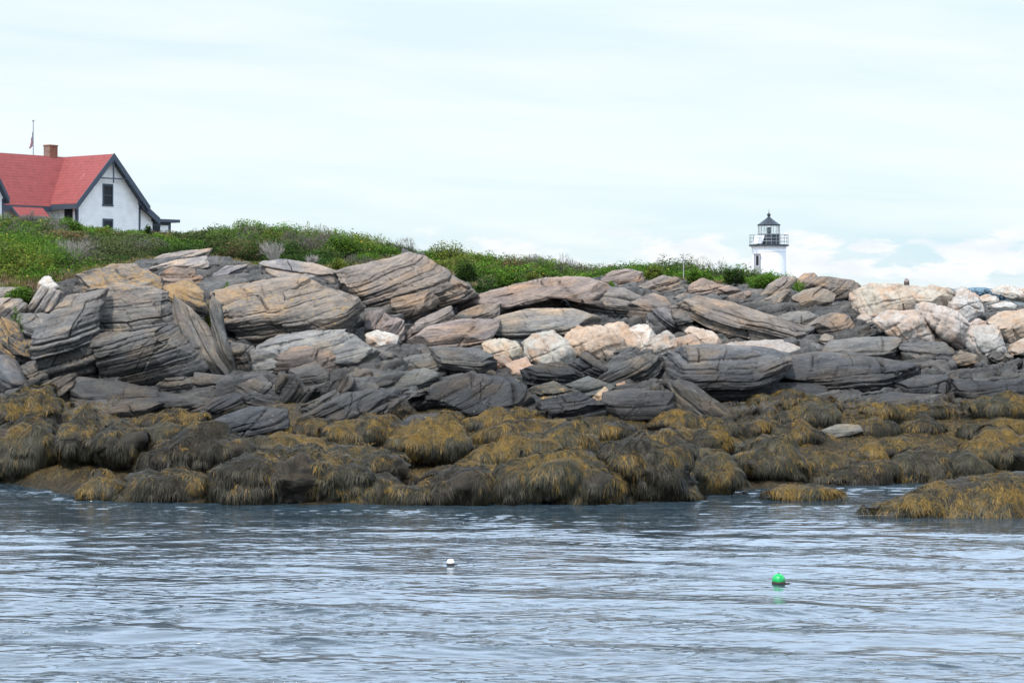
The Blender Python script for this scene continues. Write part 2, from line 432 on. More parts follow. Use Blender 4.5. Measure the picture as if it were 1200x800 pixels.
ROCKS = [
 ('boulder','boulder','squat dark grey boulder directly under the right end of the big domed boulder',[(187,441),(222,443),(225,465),(195,467),(183,455)],dict(ang=5,lo=-.1,hi=1,brk=.6,tone=MID)),
 ('boulder','boulder','layered grey boulder with a flat top, right of the squat boulder under the dome',[(225,438),(270,443),(273,455),(265,469),(230,466),(222,452)],dict(ang=8,lo=0,brk=.55)),
 ('boulder','boulder','striped wedge-shaped rock leaning right, under the left end of the big domed boulder',[(36,455),(67,440),(78,450),(86,473),(58,475),(42,465)],dict(ang=28,lo=.2,brk=.4,tone=TAN)),
 ('rock_slab','rock slab','long flat dark slab lying in front of the big domed boulder',[(64,445),(130,452),(185,463),(262,471),(230,482),(150,484),(80,480)],dict(ang=3,lo=.6,hi=2.6,brk=.3,tone=MID,amp=.6)),
 ('quartz_boulder','boulder','white quartz stone perched left of the big domed boulder below the bushes',[(38,334),(50,323),(66,335),(62,345),(47,346)],dict(kind='q',tone=WHITE)),
 ('boulder','boulder','pale cracked block holding up the white quartz stone on the far left',[(29,357),(40,336),(65,343),(58,364),(47,372),(31,370)],dict(tone=(.33,.32,.31),ang=60)),
 ('boulder','boulder','low grey rock at the left edge of the photo under the bushes',[(-12,337),(15,337),(24,346),(15,353),(-12,352)],dict(tone=GREY,hi=2)),
 ('boulder','boulder','broken pale grey rock below the low rock at the left edge',[(-12,350),(15,350),(28,357),(26,369),(8,376),(-12,374)],dict(tone=(.28,.27,.26),ang=40,lichen=.2)),
 ('boulder','boulder','weathered grey block between the left edge and the big domed boulder',[(10,368),(47,368),(51,384),(38,400),(12,394)],dict(tone=GREY,ang=-20,lichen=.15)),
 ('boulder','boulder','rounded boulder with yellow lichen on its flank at the left edge',[(-12,373),(8,381),(23,402),(31,422),(12,434),(-12,428)],dict(tone=MID,ang=-40,lo=.2,hi=.8,lichen=.5)),
 ('boulder','boulder','small orange-tinted stone wedged beside the foot of the big domed boulder',[(22,399),(38,397),(42,422),(27,424)],dict(tone=(.33,.26,.19),ang=70,lichen=.35)),
 ('boulder','boulder','grey triangular rock wedged under the left flank of the big domed boulder',[(10,436),(45,422),(54,445),(30,458)],dict(tone=GREY,ang=22)),
 ('boulder','boulder','smooth blue-grey sloping rock at the left edge just above the weed',[(-12,418),(7,426),(27,452),(0,465),(-12,463)],dict(tone=(.2,.205,.22),ang=-35,amp=.6)),
 ('rock_slab','rock slab','thin tan ledge lying on top behind the big domed boulder',[(116,314),(128,309),(155,309),(170,320),(140,323)],dict(tone=TAN,hi=2.4,lichen=.3)),
 ('rock_slab','rock slab','pale grey flat outcrop under the bushes above the big domed boulder',[(165,315),(190,306),(240,299),(243,312),(225,319),(175,324)],dict(tone=(.29,.285,.29),ang=14,hi=2.2)),
 ('boulder','boulder','rounded pinkish grey rock between the big domed boulder and the grass patch',[(178,322),(200,312),(222,312),(234,330),(225,340),(190,335)],dict(tone=PINK,ang=5,hi=1.6)),
 ('rock_slab','rock slab','thin pale ledge showing through dry grass high on the slope',[(168,301),(210,294),(242,290),(242,302),(190,310)],dict(tone=(.3,.28,.27),hi=2.4)),
 ('boulder','boulder','smooth bluish grey hump under the dead branches of the slope',[(283,318),(305,306),(325,303),(360,308),(387,317),(392,342),(360,334),(325,328),(293,329)],dict(tone=(.25,.255,.27),ang=-8,hi=1.6,brk=.35)),
 ('rock_slab','rock slab','narrow blue-grey slab left of the smooth hump below the bushes',[(244,322),(262,311),(287,309),(288,322),(260,332)],dict(tone=(.25,.25,.27),ang=20,hi=1.8)),
 ('boulder','boulder','great striped tan and grey layered boulder in the centre left',[(240,346),(277,330),(305,325),(345,323),(376,340),(407,350),(426,370),(428,408),(410,395),(362,396),(320,399),(290,412),(276,389),(257,374)],dict(tone=(.245,.225,.205),ang=9,dip=10,lo=-.25,hi=1.7,brk=.42,lichen=.33,T=1.0)),
 ('boulder','boulder','bright orange lichened knob beside the great striped layered boulder',[(243,367),(262,361),(277,380),(277,402),(260,392)],dict(tone=TAN,ang=-50,lichen=.9)),
 ('rock_slab','rock slab','pale wedge slab tucked beneath the great striped layered boulder',[(290,414),(320,395),(360,390),(400,389),(421,405),(441,415),(446,430),(397,443),(385,437),(345,419),(320,424),(308,443)],dict(tone=(.27,.265,.255),ang=10,lo=.1,hi=1.6,brk=.35)),
 ('rock_slab','rock slab','pinkish grey folded slab in front of the pale wedge slab',[(320,414),(350,406),(383,414),(397,435),(396,443),(375,443),(340,429),(325,438),(315,448)],dict(tone=PINK,ang=8,lo=.1,hi=1.4)),
 ('boulder','boulder','small banded block resting on the tall dark buttress, left of centre',[(339,430),(365,422),(381,438),(382,454),(355,459),(334,449)],dict(tone=(.25,.235,.22),ang=8,lo=0,hi=1.2)),
 ('boulder','boulder','tall dark buttress of rock with a deep crack on its left',[(322,441),(335,438),(355,455),(380,452),(400,440),(409,456),(377,472),(350,481),(332,477),(320,450)],dict(tone=MID,ang=55,lo=0,hi=.8)),
 ('boulder','boulder','narrow upright stack of rock left of the pale wedge slab',[(264,402),(282,404),(293,425),(298,446),(275,444),(271,425)],dict(tone=MID,ang=15,lo=.1,hi=.6)),
 ('rock_slab','rock slab','grey leaning slab at the foot of the upright stack',[(270,453),(300,443),(325,456),(334,479),(300,482),(275,469)],dict(tone=GREY,ang=-12,hi=1.4)),
 ('rock_slab','rock slab','long pale slab slanting up right just above the golden weed left of centre',[(348,479),(390,458),(398,464),(386,482),(360,491)],dict(tone=(.24,.235,.22),ang=25,hi=1.8)),
 ('boulder','boulder','rounded dark ledge right of the tall buttress',[(403,440),(425,434),(450,438),(462,455),(440,467),(413,452)],dict(tone=MID,ang=12)),
 ('rock_slab','rock slab','grey slanting slab under the rounded dark ledge',[(405,473),(425,451),(450,458),(463,465),(450,480),(425,482)],dict(tone=GREY,ang=22)),
 ('rock_slab','rock slab','small slanting sliver of rock left of the grey slanting slab',[(383,470),(400,452),(414,454),(410,468),(395,480)],dict(tone=MID,ang=25)),
 ('boulder','boulder','huge angular outcrop with slanting dark red bands below the hilltop bushes',[(389,318),(420,311),(450,304),(472,297),(492,300),(502,307),(520,319),(545,333),(552,346),(515,360),(485,374),(457,370),(425,364),(400,350),(387,338)],dict(tone=(.235,.215,.20),ang=16,dip=12,lo=.1,hi=1.3,brk=.45,T=1.1,lichen=.08)),
 ('boulder','boulder','brown block jutting from the lower edge of the huge angular outcrop',[(458,350),(500,341),(517,355),(484,375),(460,369)],dict(tone=(.22,.19,.165),ang=16,lo=-.1,hi=.8,D=61.5)),
 ('boulder','boulder','pinkish grey lumpy boulder behind the lone white block',[(424,368),(445,363),(456,372),(471,375),(472,397),(450,403),(426,392)],dict(tone=(.29,.25,.24),ang=50,amp=.6)),
 ('quartz_boulder','boulder','lone white block with a flat top between grey rocks left of centre',[(428,393),(440,388),(465,395),(463,408),(455,417),(429,407)],dict(kind='q',tone=WHITE)),
 ('boulder','boulder','dark cracked stone directly beneath the lone white block',[(430,406),(456,414),(462,424),(440,428),(428,420)],dict(tone=MID)),
 ('rock_slab','rock slab','long tan slab rising right from the pinkish boulder, centre',[(470,395),(490,375),(525,359),(532,375),(507,384),(475,402)],dict(tone=(.26,.23,.21),ang=14,hi=1.8)),
 ('rock_slab','rock slab','longest pinkish slab running up right to the green bush, centre',[(528,359),(575,341),(607,333),(640,326),(665,324),(690,326),(715,334),(722,351),(690,352),(655,348),(600,361),(545,375)],dict(tone=(.26,.225,.21),ang=9,hi=2.0,brk=.4,T=.8)),
 ('rock_slab','rock slab','broad smooth pink-grey slab just above the row of quartz stones',[(470,402),(500,384),(540,375),(582,376),(572,399),(520,411),(474,414)],dict(tone=(.27,.23,.215),ang=8,amp=.7,hi=1.8)),
 ('rock_slab','rock slab','wide pale grey slab above the middle quartz stones with curling bands',[(562,382),(590,370),(625,363),(670,363),(707,374),(697,392),(650,395),(605,405),(563,400)],dict(tone=(.25,.245,.235),ang=4,amp=.8,hi=1.8)),
 ('boulder','boulder','small dark triangular rock between long slabs, centre',[(530,369),(560,358),(586,356),(587,374),(560,383),(533,380)],dict(tone=(.21,.19,.175),ang=15)),
 ('rock_slab','rock slab','thin light slab sandwiched under the longest pinkish slab',[(583,359),(615,351),(657,346),(668,365),(625,370),(588,371)],dict(tone=GREY,ang=6,hi=1.8)),
 ('quartz_boulder','boulder','small white quartz stone, first from the left of the quartz row',[(519,403),(530,399),(546,406),(541,414),(521,411)],dict(kind='q',tone=WHITE)),
 ('quartz_boulder','boulder','little cream quartz stone, second from the left of the quartz row',[(536,400),(550,395),(567,411),(551,415)],dict(kind='q',tone=CREAM)),
 ('quartz_boulder','boulder','upright orange quartz stone standing near the left end of the quartz row',[(551,394),(561,391),(569,402),(567,415),(554,409)],dict(kind='q',tone=(.48,.33,.21))),
 ('quartz_boulder','boulder','cream quartz boulder with a greenish streak, left of centre in the row',[(565,401),(580,395),(606,400),(614,413),(611,422),(590,423),(570,416)],dict(kind='q',tone=(.58,.52,.42))),
 ('quartz_boulder','boulder','pitted grey and cream quartz boulder in the middle of the photo',[(611,403),(625,393),(650,388),(660,397),(673,413),(671,426),(637,430),(615,419)],dict(kind='q',tone=(.5,.46,.4))),
 ('quartz_boulder','boulder','small brownish stone tucked under the cream quartz boulder',[(576,416),(595,419),(606,429),(585,433)],dict(kind='q',tone=(.35,.24,.18))),
 ('quartz_boulder','boulder','pinkish orange quartz stone lying lowest in front of the row',[(591,427),(617,419),(624,430),(616,444),(599,437)],dict(kind='q',tone=(.5,.36,.28))),
 ('quartz_boulder','boulder','wide low orange quartz boulder in the middle of the quartz row',[(664,392),(680,383),(705,385),(733,404),(737,417),(700,423),(663,412)],dict(kind='q',tone=(.58,.44,.33))),
 ('quartz_boulder','boulder','tall orange-stained quartz boulder right of the widest quartz boulder',[(709,382),(732,379),(746,392),(757,412),(735,416),(710,397)],dict(kind='q',tone=(.62,.48,.37))),
 ('quartz_boulder','boulder','brightest white-topped quartz boulder, highest of the quartz row',[(734,386),(750,377),(763,381),(774,392),(771,402),(755,418),(743,411)],dict(kind='q',tone=(.68,.6,.52))),
 ('quartz_boulder','boulder','speckled grey and white quartz boulder right of the brightest one',[(756,406),(782,388),(793,395),(797,414),(766,420)],dict(kind='q',tone=(.48,.44,.39))),
 ('quartz_boulder','boulder','brown streaked quartz stone between the speckled one and the pointed one',[(789,398),(812,394),(826,408),(799,415)],dict(kind='q',tone=(.4,.31,.25))),
 ('quartz_boulder','boulder','pointed white and rust quartz stone toward the right end of the row',[(804,389),(813,383),(836,389),(849,401),(842,412),(821,407)],dict(kind='q',tone=(.64,.54,.45))),
 ('quartz_boulder','boulder','small flat pinkish quartz patch on the long dark slab',[(849,408),(865,401),(881,410),(862,414)],dict(kind='q',tone=(.6,.47,.4),hi=2)),
 ('rock_slab','rock slab','pale streaked slab with white veins at the right end of the quartz row',[(846,404),(885,399),(920,399),(940,408),(950,422),(925,426),(890,414),(858,412)],dict(kind='q',tone=(.45,.40,.36),hi=2.2)),
 ('boulder','boulder','rounded grey rock on the skyline right of the centre bushes',[(745,338),(762,329),(778,323),(796,326),(802,338),(780,344),(757,343)],dict(tone=(.24,.22,.205),ang=18,hi=1.3)),
 ('boulder','boulder','flat-topped pinkish rock breaking the skyline among low bushes',[(706,326),(720,317),(736,314),(756,319),(758,333),(740,339),(712,338)],dict(tone=(.27,.235,.22),ang=12,hi=1.6)),
 ('boulder','boulder','big lens-shaped grey boulder with rusty top above the quartz row',[(663,346),(700,335),(732,338),(751,349),(751,362),(730,374),(700,377),(675,367)],dict(tone=GREY,ang=-6,lo=-.1,hi=1.6,lichen=.15)),
 ('boulder','boulder','grey rock with tan ledge right of the lens-shaped boulder',[(730,363),(750,350),(770,344),(791,354),(792,366),(767,382),(744,377)],dict(tone=(.22,.2,.19),ang=-10)),
 ('boulder','boulder','gnarled bluish folded rock above the brightest quartz boulder',[(760,367),(790,361),(799,377),(803,391),(780,391),(760,384)],dict(tone=(.2,.2,.21),ang=-40,amp=1.3)),
 ('boulder','boulder','small dark pinkish rock left of the smooth tan dome',[(789,362),(812,363),(817,385),(800,393)],dict(tone=MID,ang=20)),
 ('boulder','boulder','large smooth tan dome with curved bands, right of centre',[(793,362),(812,353),(825,348),(862,355),(890,365),(920,375),(949,382),(947,403),(925,401),(882,398),(855,395),(835,386),(812,370)],dict(tone=(.235,.21,.19),ang=-14,amp=.6,lo=.3,hi=1.6,brk=.45,T=1.0)),
 ('rock_slab','rock slab','small dark slab leaning on the top of the tan dome',[(783,351),(805,343),(822,349),(800,359)],dict(tone=MID,ang=14)),
 ('boulder','boulder','jumbled pinkish rocks in front of the rounded bush by the lighthouse',[(803,343),(813,333),(827,326),(850,334),(870,339),(877,351),(840,353),(812,352)],dict(tone=(.26,.22,.2),ang=14,amp=1.2)),
 ('boulder','boulder','small round stone under the rounded bush by the lighthouse',[(865,343),(880,340),(885,349),(870,352)],dict(tone=(.23,.19,.17))),
 ('rock_slab','rock slab','slanting slab at the right foot of the bush by the lighthouse',[(893,347),(905,333),(923,323),(937,327),(923,341),(900,352)],dict(tone=(.25,.23,.21),ang=32,hi=1.4)),
 ('rock_slab','rock slab','pointed slab on the skyline just right of the lighthouse',[(926,337),(937,328),(946,321),(958,321),(962,332),(940,342)],dict(tone=(.25,.22,.2),ang=32,hi=1.4)),
 ('rock_slab','rock slab','dark ridged rock on the skyline between lighthouse and white wall of rock',[(948,336),(965,325),(985,326),(1001,328),(1012,336),(1006,346),(995,352),(975,347)],dict(tone=(.2,.185,.175),ang=30,hi=1.2)),
 ('boulder','boulder','rounded tan boulder below the skyline right of the lighthouse',[(923,357),(930,348),(945,341),(967,336),(981,345),(973,357),(950,366),(926,366)],dict(tone=(.26,.235,.205),ang=22,lo=-.1,amp=.7)),
 ('rock_slab','rock slab','long narrow slabs slanting below the bush toward the tan boulder',[(882,362),(895,352),(925,340),(934,345),(922,357),(900,368)],dict(tone=(.24,.22,.2),ang=26,hi=1.3)),
 ('rock_slab','rock slab','low grey shelf below the rounded tan boulder',[(908,373),(930,366),(952,365),(962,372),(950,384),(920,386)],dict(tone=(.22,.215,.2),ang=8,hi=1.8)),
 ('boulder','boulder','tan rock under the thin white sliver at the left of the white rocks',[(947,380),(965,372),(983,367),(1002,371),(1007,384),(995,396),(970,396)],dict(tone=(.24,.21,.185),ang=14,hi=1.4)),
 ('rock_slab','rock slab','dark flat slab left half below the white rocks',[(968,412),(982,400),(1020,396),(1056,396),(1063,405),(1061,428),(1012,424),(970,417)],dict(tone=MID,ang=3,lo=0,hi=2.2,brk=.5)),
 ('rock_slab','rock slab','dark flat slab right half below the white rocks',[(1059,404),(1085,402),(1115,402),(1127,412),(1119,430),(1061,429)],dict(tone=MID,ang=-3,lo=0,hi=1.8,brk=.5)),
 ('rock_slab','rock slab','very long black ledge stretching below the dark flat slabs on the right',[(910,432),(930,422),(970,416),(1010,419),(1050,424),(1095,434),(1094,444),(1055,452),(1040,463),(970,459),(920,456),(894,452)],dict(tone=DARK,ang=3,lo=0,hi=2.2,brk=.45,T=.8)),
 ('rock_slab','rock slab','black slab with weed hanging under it at the left end of the long ledge',[(883,464),(898,450),(940,449),(974,455),(964,470),(925,471)],dict(tone=DARK,ang=6,hi=2)),
 ('rock_slab','rock slab','square-cut dark slab below the right end of the long black ledge',[(1050,452),(1085,442),(1125,441),(1128,467),(1087,468),(1058,462)],dict(tone=(.15,.15,.155),ang=4,hi=2)),
 ('rock_slab','rock slab','low smooth grey slab just above the weed on the right',[(1008,477),(1050,461),(1095,464),(1122,470),(1075,480)],dict(tone=(.15,.15,.16),ang=5,hi=2.2,amp=.6)),
 ('rock_slab','rock slab','dark slab reaching the right edge with weed hanging below it',[(1127,445),(1175,449),(1215,446),(1218,468),(1150,473),(1130,464)],dict(tone=DARK,ang=5,hi=1.9)),
 ('quartz_boulder','boulder','long wall of cream layered rock on the right skyline',[(1008,342),(1030,334),(1060,334),(1100,335),(1121,340),(1127,350),(1122,364),(1085,364),(1060,367),(1030,377),(1018,373),(1010,357)],dict(kind='q',tone=(.56,.49,.40),ang=0,lo=.05,hi=1.8,brk=.72,T=.7)),
 ('quartz_boulder','boulder','thin upright cream sliver at the left end of the cream rock wall',[(999,343),(1009,341),(1014,355),(1011,371),(1001,368)],dict(kind='q',tone=(.52,.44,.37),lo=0,hi=.3)),
 ('quartz_boulder','boulder','small cream stone under the thin upright sliver',[(1006,373),(1017,366),(1026,375),(1023,384)],dict(kind='q',tone=(.5,.42,.35))),
 ('quartz_boulder','boulder','cream block with a shaded right side and a dark cavity beside it',[(1028,376),(1040,366),(1075,364),(1086,370),(1094,382),(1096,400),(1085,405),(1065,406),(1050,396)],dict(kind='q',tone=(.58,.50,.44),lo=.05,hi=1.0,brk=.7)),
 ('quartz_boulder','boulder','pointed cream boulder leaning over the dark cavity',[(1084,355),(1107,359),(1125,366),(1141,382),(1143,402),(1125,407),(1109,394),(1094,379),(1082,367)],dict(kind='q',tone=(.58,.51,.46),lo=0,hi=.9,ang=-30)),
 ('quartz_boulder','boulder','tall pale boulder with an orange vein on the right skyline',[(1117,354),(1127,337),(1136,334),(1148,345),(1161,361),(1147,372),(1135,380),(1116,364)],dict(kind='q',tone=(.60,.57,.54),lo=.1,hi=.8)),
 ('quartz_boulder','boulder','speckled grey boulder in front at the right below the tall pale one',[(1140,392),(1152,380),(1170,376),(1179,384),(1182,398),(1184,412),(1150,422),(1139,406)],dict(kind='q',tone=(.48,.45,.41),lo=.1,hi=.9)),
 ('quartz_boulder','boulder','rust-faced cream boulder at the right edge of the photo',[(1162,378),(1180,366),(1218,361),(1218,397),(1187,402),(1177,391)],dict(kind='q',tone=(.54,.42,.32),lo=0,hi=1.4,brk=.6)),
 ('quartz_boulder','boulder','white overhanging slab on the skyline at the right edge',[(1162,340),(1178,336),(1218,339),(1218,357),(1185,351)],dict(kind='q',tone=WHITE,lo=-.5,hi=1.6)),
 ('quartz_boulder','boulder','flat white stone under the tip of the overhanging skyline slab',[(1147,349),(1165,343),(1180,350),(1160,360)],dict(kind='q',tone=WHITE,hi=2)),
 ('quartz_boulder','boulder','rounded white stone below the overhanging skyline slab',[(1156,358),(1182,352),(1193,358),(1188,367),(1160,368)],dict(kind='q',tone=(.6,.58,.54))),
 ('quartz_boulder','boulder','small pink-white stone between the tall pale boulder and the rust-faced one',[(1135,379),(1150,371),(1163,377),(1145,390)],dict(kind='q',tone=(.58,.5,.46))),
 ('boulder','boulder','small dark knobbly stone at the foot of the pointed cream boulder',[(1119,420),(1132,411),(1151,419),(1144,432),(1120,428)],dict(tone=(.26,.22,.18),lichen=.2)),
 ('boulder','boulder','small mossy stone near the right edge above the dark slab',[(1158,421),(1170,409),(1187,420),(1177,430)],dict(tone=MID)),
 ('quartz_boulder','boulder','low cream stone at the right edge below the rust-faced boulder',[(1185,403),(1218,394),(1218,418),(1183,417)],dict(kind='q',tone=(.5,.42,.35))),
 ('boulder','boulder','tiny dark pointed stone left of the flat dark block, centre',[(484,411),(492,404),(511,417),(486,422)],dict(tone=DARK)),
 ('rock_slab','rock slab','long flat grey slab below the small pink slab, left of centre',[(448,431),(482,418),(510,415),(526,430),(526,442),(500,437),(465,442)],dict(tone=(.2,.195,.185),ang=14,hi=1.8)),
 ('boulder','boulder','pale pentagonal block with a smooth lit top, left of centre',[(464,453),(472,439),(495,433),(528,445),(502,456),(482,467),(467,467)],dict(tone=(.26,.255,.235),ang=10,lo=0,hi=1.5,amp=.6,lichen=.12)),
 ('rock_slab','rock slab','dark block with a squared face below the left end of the quartz row',[(505,408),(560,410),(576,417),(582,431),(576,444),(545,438),(518,432)],dict(tone=(.16,.155,.15),ang=-4,lo=0,hi=1.2)),
 ('rock_slab','rock slab','big streaky dark slab sweeping up right above the weed, centre',[(474,475),(510,453),(550,441),(585,448),(613,456),(634,477),(617,493),(575,489),(525,487),(480,485)],dict(tone=DARK,ang=20,dip=12,lo=.1,hi=1.8,brk=.3,T=.8)),
 ('rock_slab','rock slab','black block under the pitted quartz boulder, centre',[(610,431),(660,425),(676,440),(684,454),(645,458),(615,449)],dict(tone=DARK,ang=-6,lo=-.1,hi=1.2)),
 ('rock_slab','rock slab','black angular rock under the widest quartz boulder',[(658,429),(690,415),(709,430),(707,447),(682,443)],dict(tone=DARK,ang=-25,lo=0,hi=1.2)),
 ('rock_slab','rock slab','folded dark slab with pale crests beneath the brightest quartz boulder',[(703,443),(725,429),(757,417),(787,421),(769,441),(737,450),(710,453)],dict(tone=(.14,.14,.14),ang=26,hi=1.4)),
 ('boulder','boulder','massive dark whale-backed boulder right of centre',[(770,441),(785,425),(810,410),(850,408),(902,410),(929,417),(919,438),(902,452),(886,463),(882,473),(830,470),(792,465),(773,461)],dict(tone=(.15,.15,.155),ang=4,lo=-.2,hi=1.9,brk=.5,T=1.1,amp=.9)),
 ('boulder','boulder','pale pyramid-shaped rock in front of the whale-backed boulder',[(788,452),(800,447),(816,451),(841,470),(864,486),(825,492),(798,487)],dict(tone=(.21,.2,.185),ang=-35,amp=.5,lo=.4,hi=.9)),
 ('rock_slab','rock slab','smooth flat grey slab left of the pyramid-shaped rock',[(710,462),(740,458),(790,462),(802,488),(745,493),(708,489)],dict(tone=(.16,.155,.155),ang=2,amp=.35,lo=.5,hi=1.0)),
 ('boulder','boulder','small orange stone left of the smooth flat slab',[(694,466),(710,454),(716,462),(702,472)],dict(kind='q',tone=(.46,.32,.2))),
 ('boulder','boulder','smaller orange stone above the smooth flat slab',[(721,450),(735,446),(737,457),(722,459)],dict(kind='q',tone=(.44,.28,.19))),
 ('boulder','boulder','dull pink angular stone beside the smaller orange stone',[(735,448),(750,440),(758,450),(745,454)],dict(tone=(.3,.21,.18))),
 ('rock_slab','rock slab','low pale banded rock in the hollow right of the streaky dark slab',[(617,456),(650,448),(677,460),(672,473),(625,470)],dict(tone=(.2,.19,.165),ang=6,lichen=.3)),
 ('rock_slab','rock slab','rounded greenish grey stone beside the low pale banded rock',[(655,451),(690,441),(718,452),(700,463),(665,467)],dict(tone=(.2,.205,.195),ang=12)),
 ('rock_slab','rock slab','thin layered dark rocks just left of the smooth flat slab',[(632,472),(680,461),(713,475),(711,492),(640,493)],dict(tone=DARK,ang=12,hi=1.6,lichen=.15)),
 ('rock_slab','rock slab','pointed dark slab rising out of the weed on the left',[(208,485),(240,470),(263,464),(292,468),(255,485),(215,493)],dict(tone=(.125,.125,.135),ang=25,hi=1.4)),
 ('rock_slab','rock slab','barnacled blue-grey slab right of the pointed slab in the weed',[(226,506),(255,490),(287,479),(325,484),(332,502),(290,514),(235,511)],dict(tone=(.17,.175,.19),ang=14,hi=1.9,lichen=.1)),
 ('rock_slab','rock slab','low flat slab surrounded by golden weed on the left',[(115,479),(150,470),(192,475),(162,488),(125,490)],dict(tone=MID,ang=6,hi=2.4)),
 ('rock_slab','rock slab','low grey slabs sloping into the weed left of centre',[(348,491),(400,464),(440,459),(472,470),(452,483),(410,499),(368,500)],dict(tone=(.17,.17,.17),ang=20,hi=1.9)),
 ('rock_slab','rock slab','dark slab tongue below the big streaky slab, centre',[(450,505),(480,489),(520,486),(538,492),(502,504),(470,509)],dict(tone=(.13,.13,.14),ang=14,hi=2)),
 ('rock_slab','rock slab','pale bare slab lying among golden weed on the right',[(961,507),(987,499),(1008,499),(1012,508),(973,515)],dict(tone=(.42,.40,.35),ang=4,hi=2,lichen=.3)),
]
boulder_root = empty('boulder', at(160, 455, 54))
tag(boulder_root, 'biggest domed grey boulder, split by upright cracks, on the left', 'boulder')
Dbig = ground_D(150, 455)
jobs = []
for i, (nm, pl, op) in enumerate(BIG):
    op = dict(op); op.setdefault('tone', GREY); op.setdefault('amp', .6)
    lowest = max(p[1] for p in pl); dD = op.pop('dD', 0.)
    jobs.append(POOL.submit(rock_data, pl, 300+i*7, D=Dbig+max(0, (452-lowest))*.026+(0.0 if i != 4 else .5)+dD, **op))
for (nm, pl, op), j in zip(BIG, jobs):
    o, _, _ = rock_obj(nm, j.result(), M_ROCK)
    rebase(o); o.location = tuple(np.array(o.location)-np.array(boulder_root.location)); o.parent = boulder_root
jobs = []
for i, (nm, cat, lab, pl, op) in enumerate(ROCKS):
    op = dict(op); op.setdefault('tone', GREY)
    if op.get('kind') == 'q':
        op.setdefault('ex', 2.9); op.setdefault('jitter', .06); op.setdefault('hi', 1.1); op.setdefault('brk', .55)
    jobs.append(POOL.submit(rock_data, pl, 11+i*13, **op))
for (nm, cat, lab, pl, op), j in zip(ROCKS, jobs):
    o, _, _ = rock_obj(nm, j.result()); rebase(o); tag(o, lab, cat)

# small stones lying in the clefts
rs = np.random.default_rng(77); jobs = []
for i in range(95):
    px = rs.uniform(-10, 1200); py = rs.uniform(372, 470); w_ = rs.uniform(5, 13); h_ = w_*rs.uniform(.45, .8); n_ = 7
    an = np.sort(rs.uniform(0, 2*math.pi, n_)+np.arange(n_)*.0); an = np.linspace(0, 2*math.pi, n_, endpoint=False)+rs.uniform(-.3, .3, n_)
    pl = [(px+w_*math.cos(a)*rs.uniform(.8, 1.1), py-h_*math.sin(a)*rs.uniform(.8, 1.1)) for a in an]
    tn = [(.20,.195,.19), (.16,.155,.15), (.25,.22,.19), (.3,.27,.24)][int(rs.integers(0, 4))]
    jobs.append(POOL.submit(rock_data, pl, 2000+i*3, D=ground_D(px, py+h_)-.12, tone=tn, ang=rs.uniform(-40, 60), amp=.6, step=1.6, jitter=.07))
for j in jobs:
    o, _, _ = rock_obj('stone', j.result()); rebase(o); tag(o, 'small angular grey stone lying in a cleft between the ledges', 'stone', 'loose stones in the clefts of the ledges')
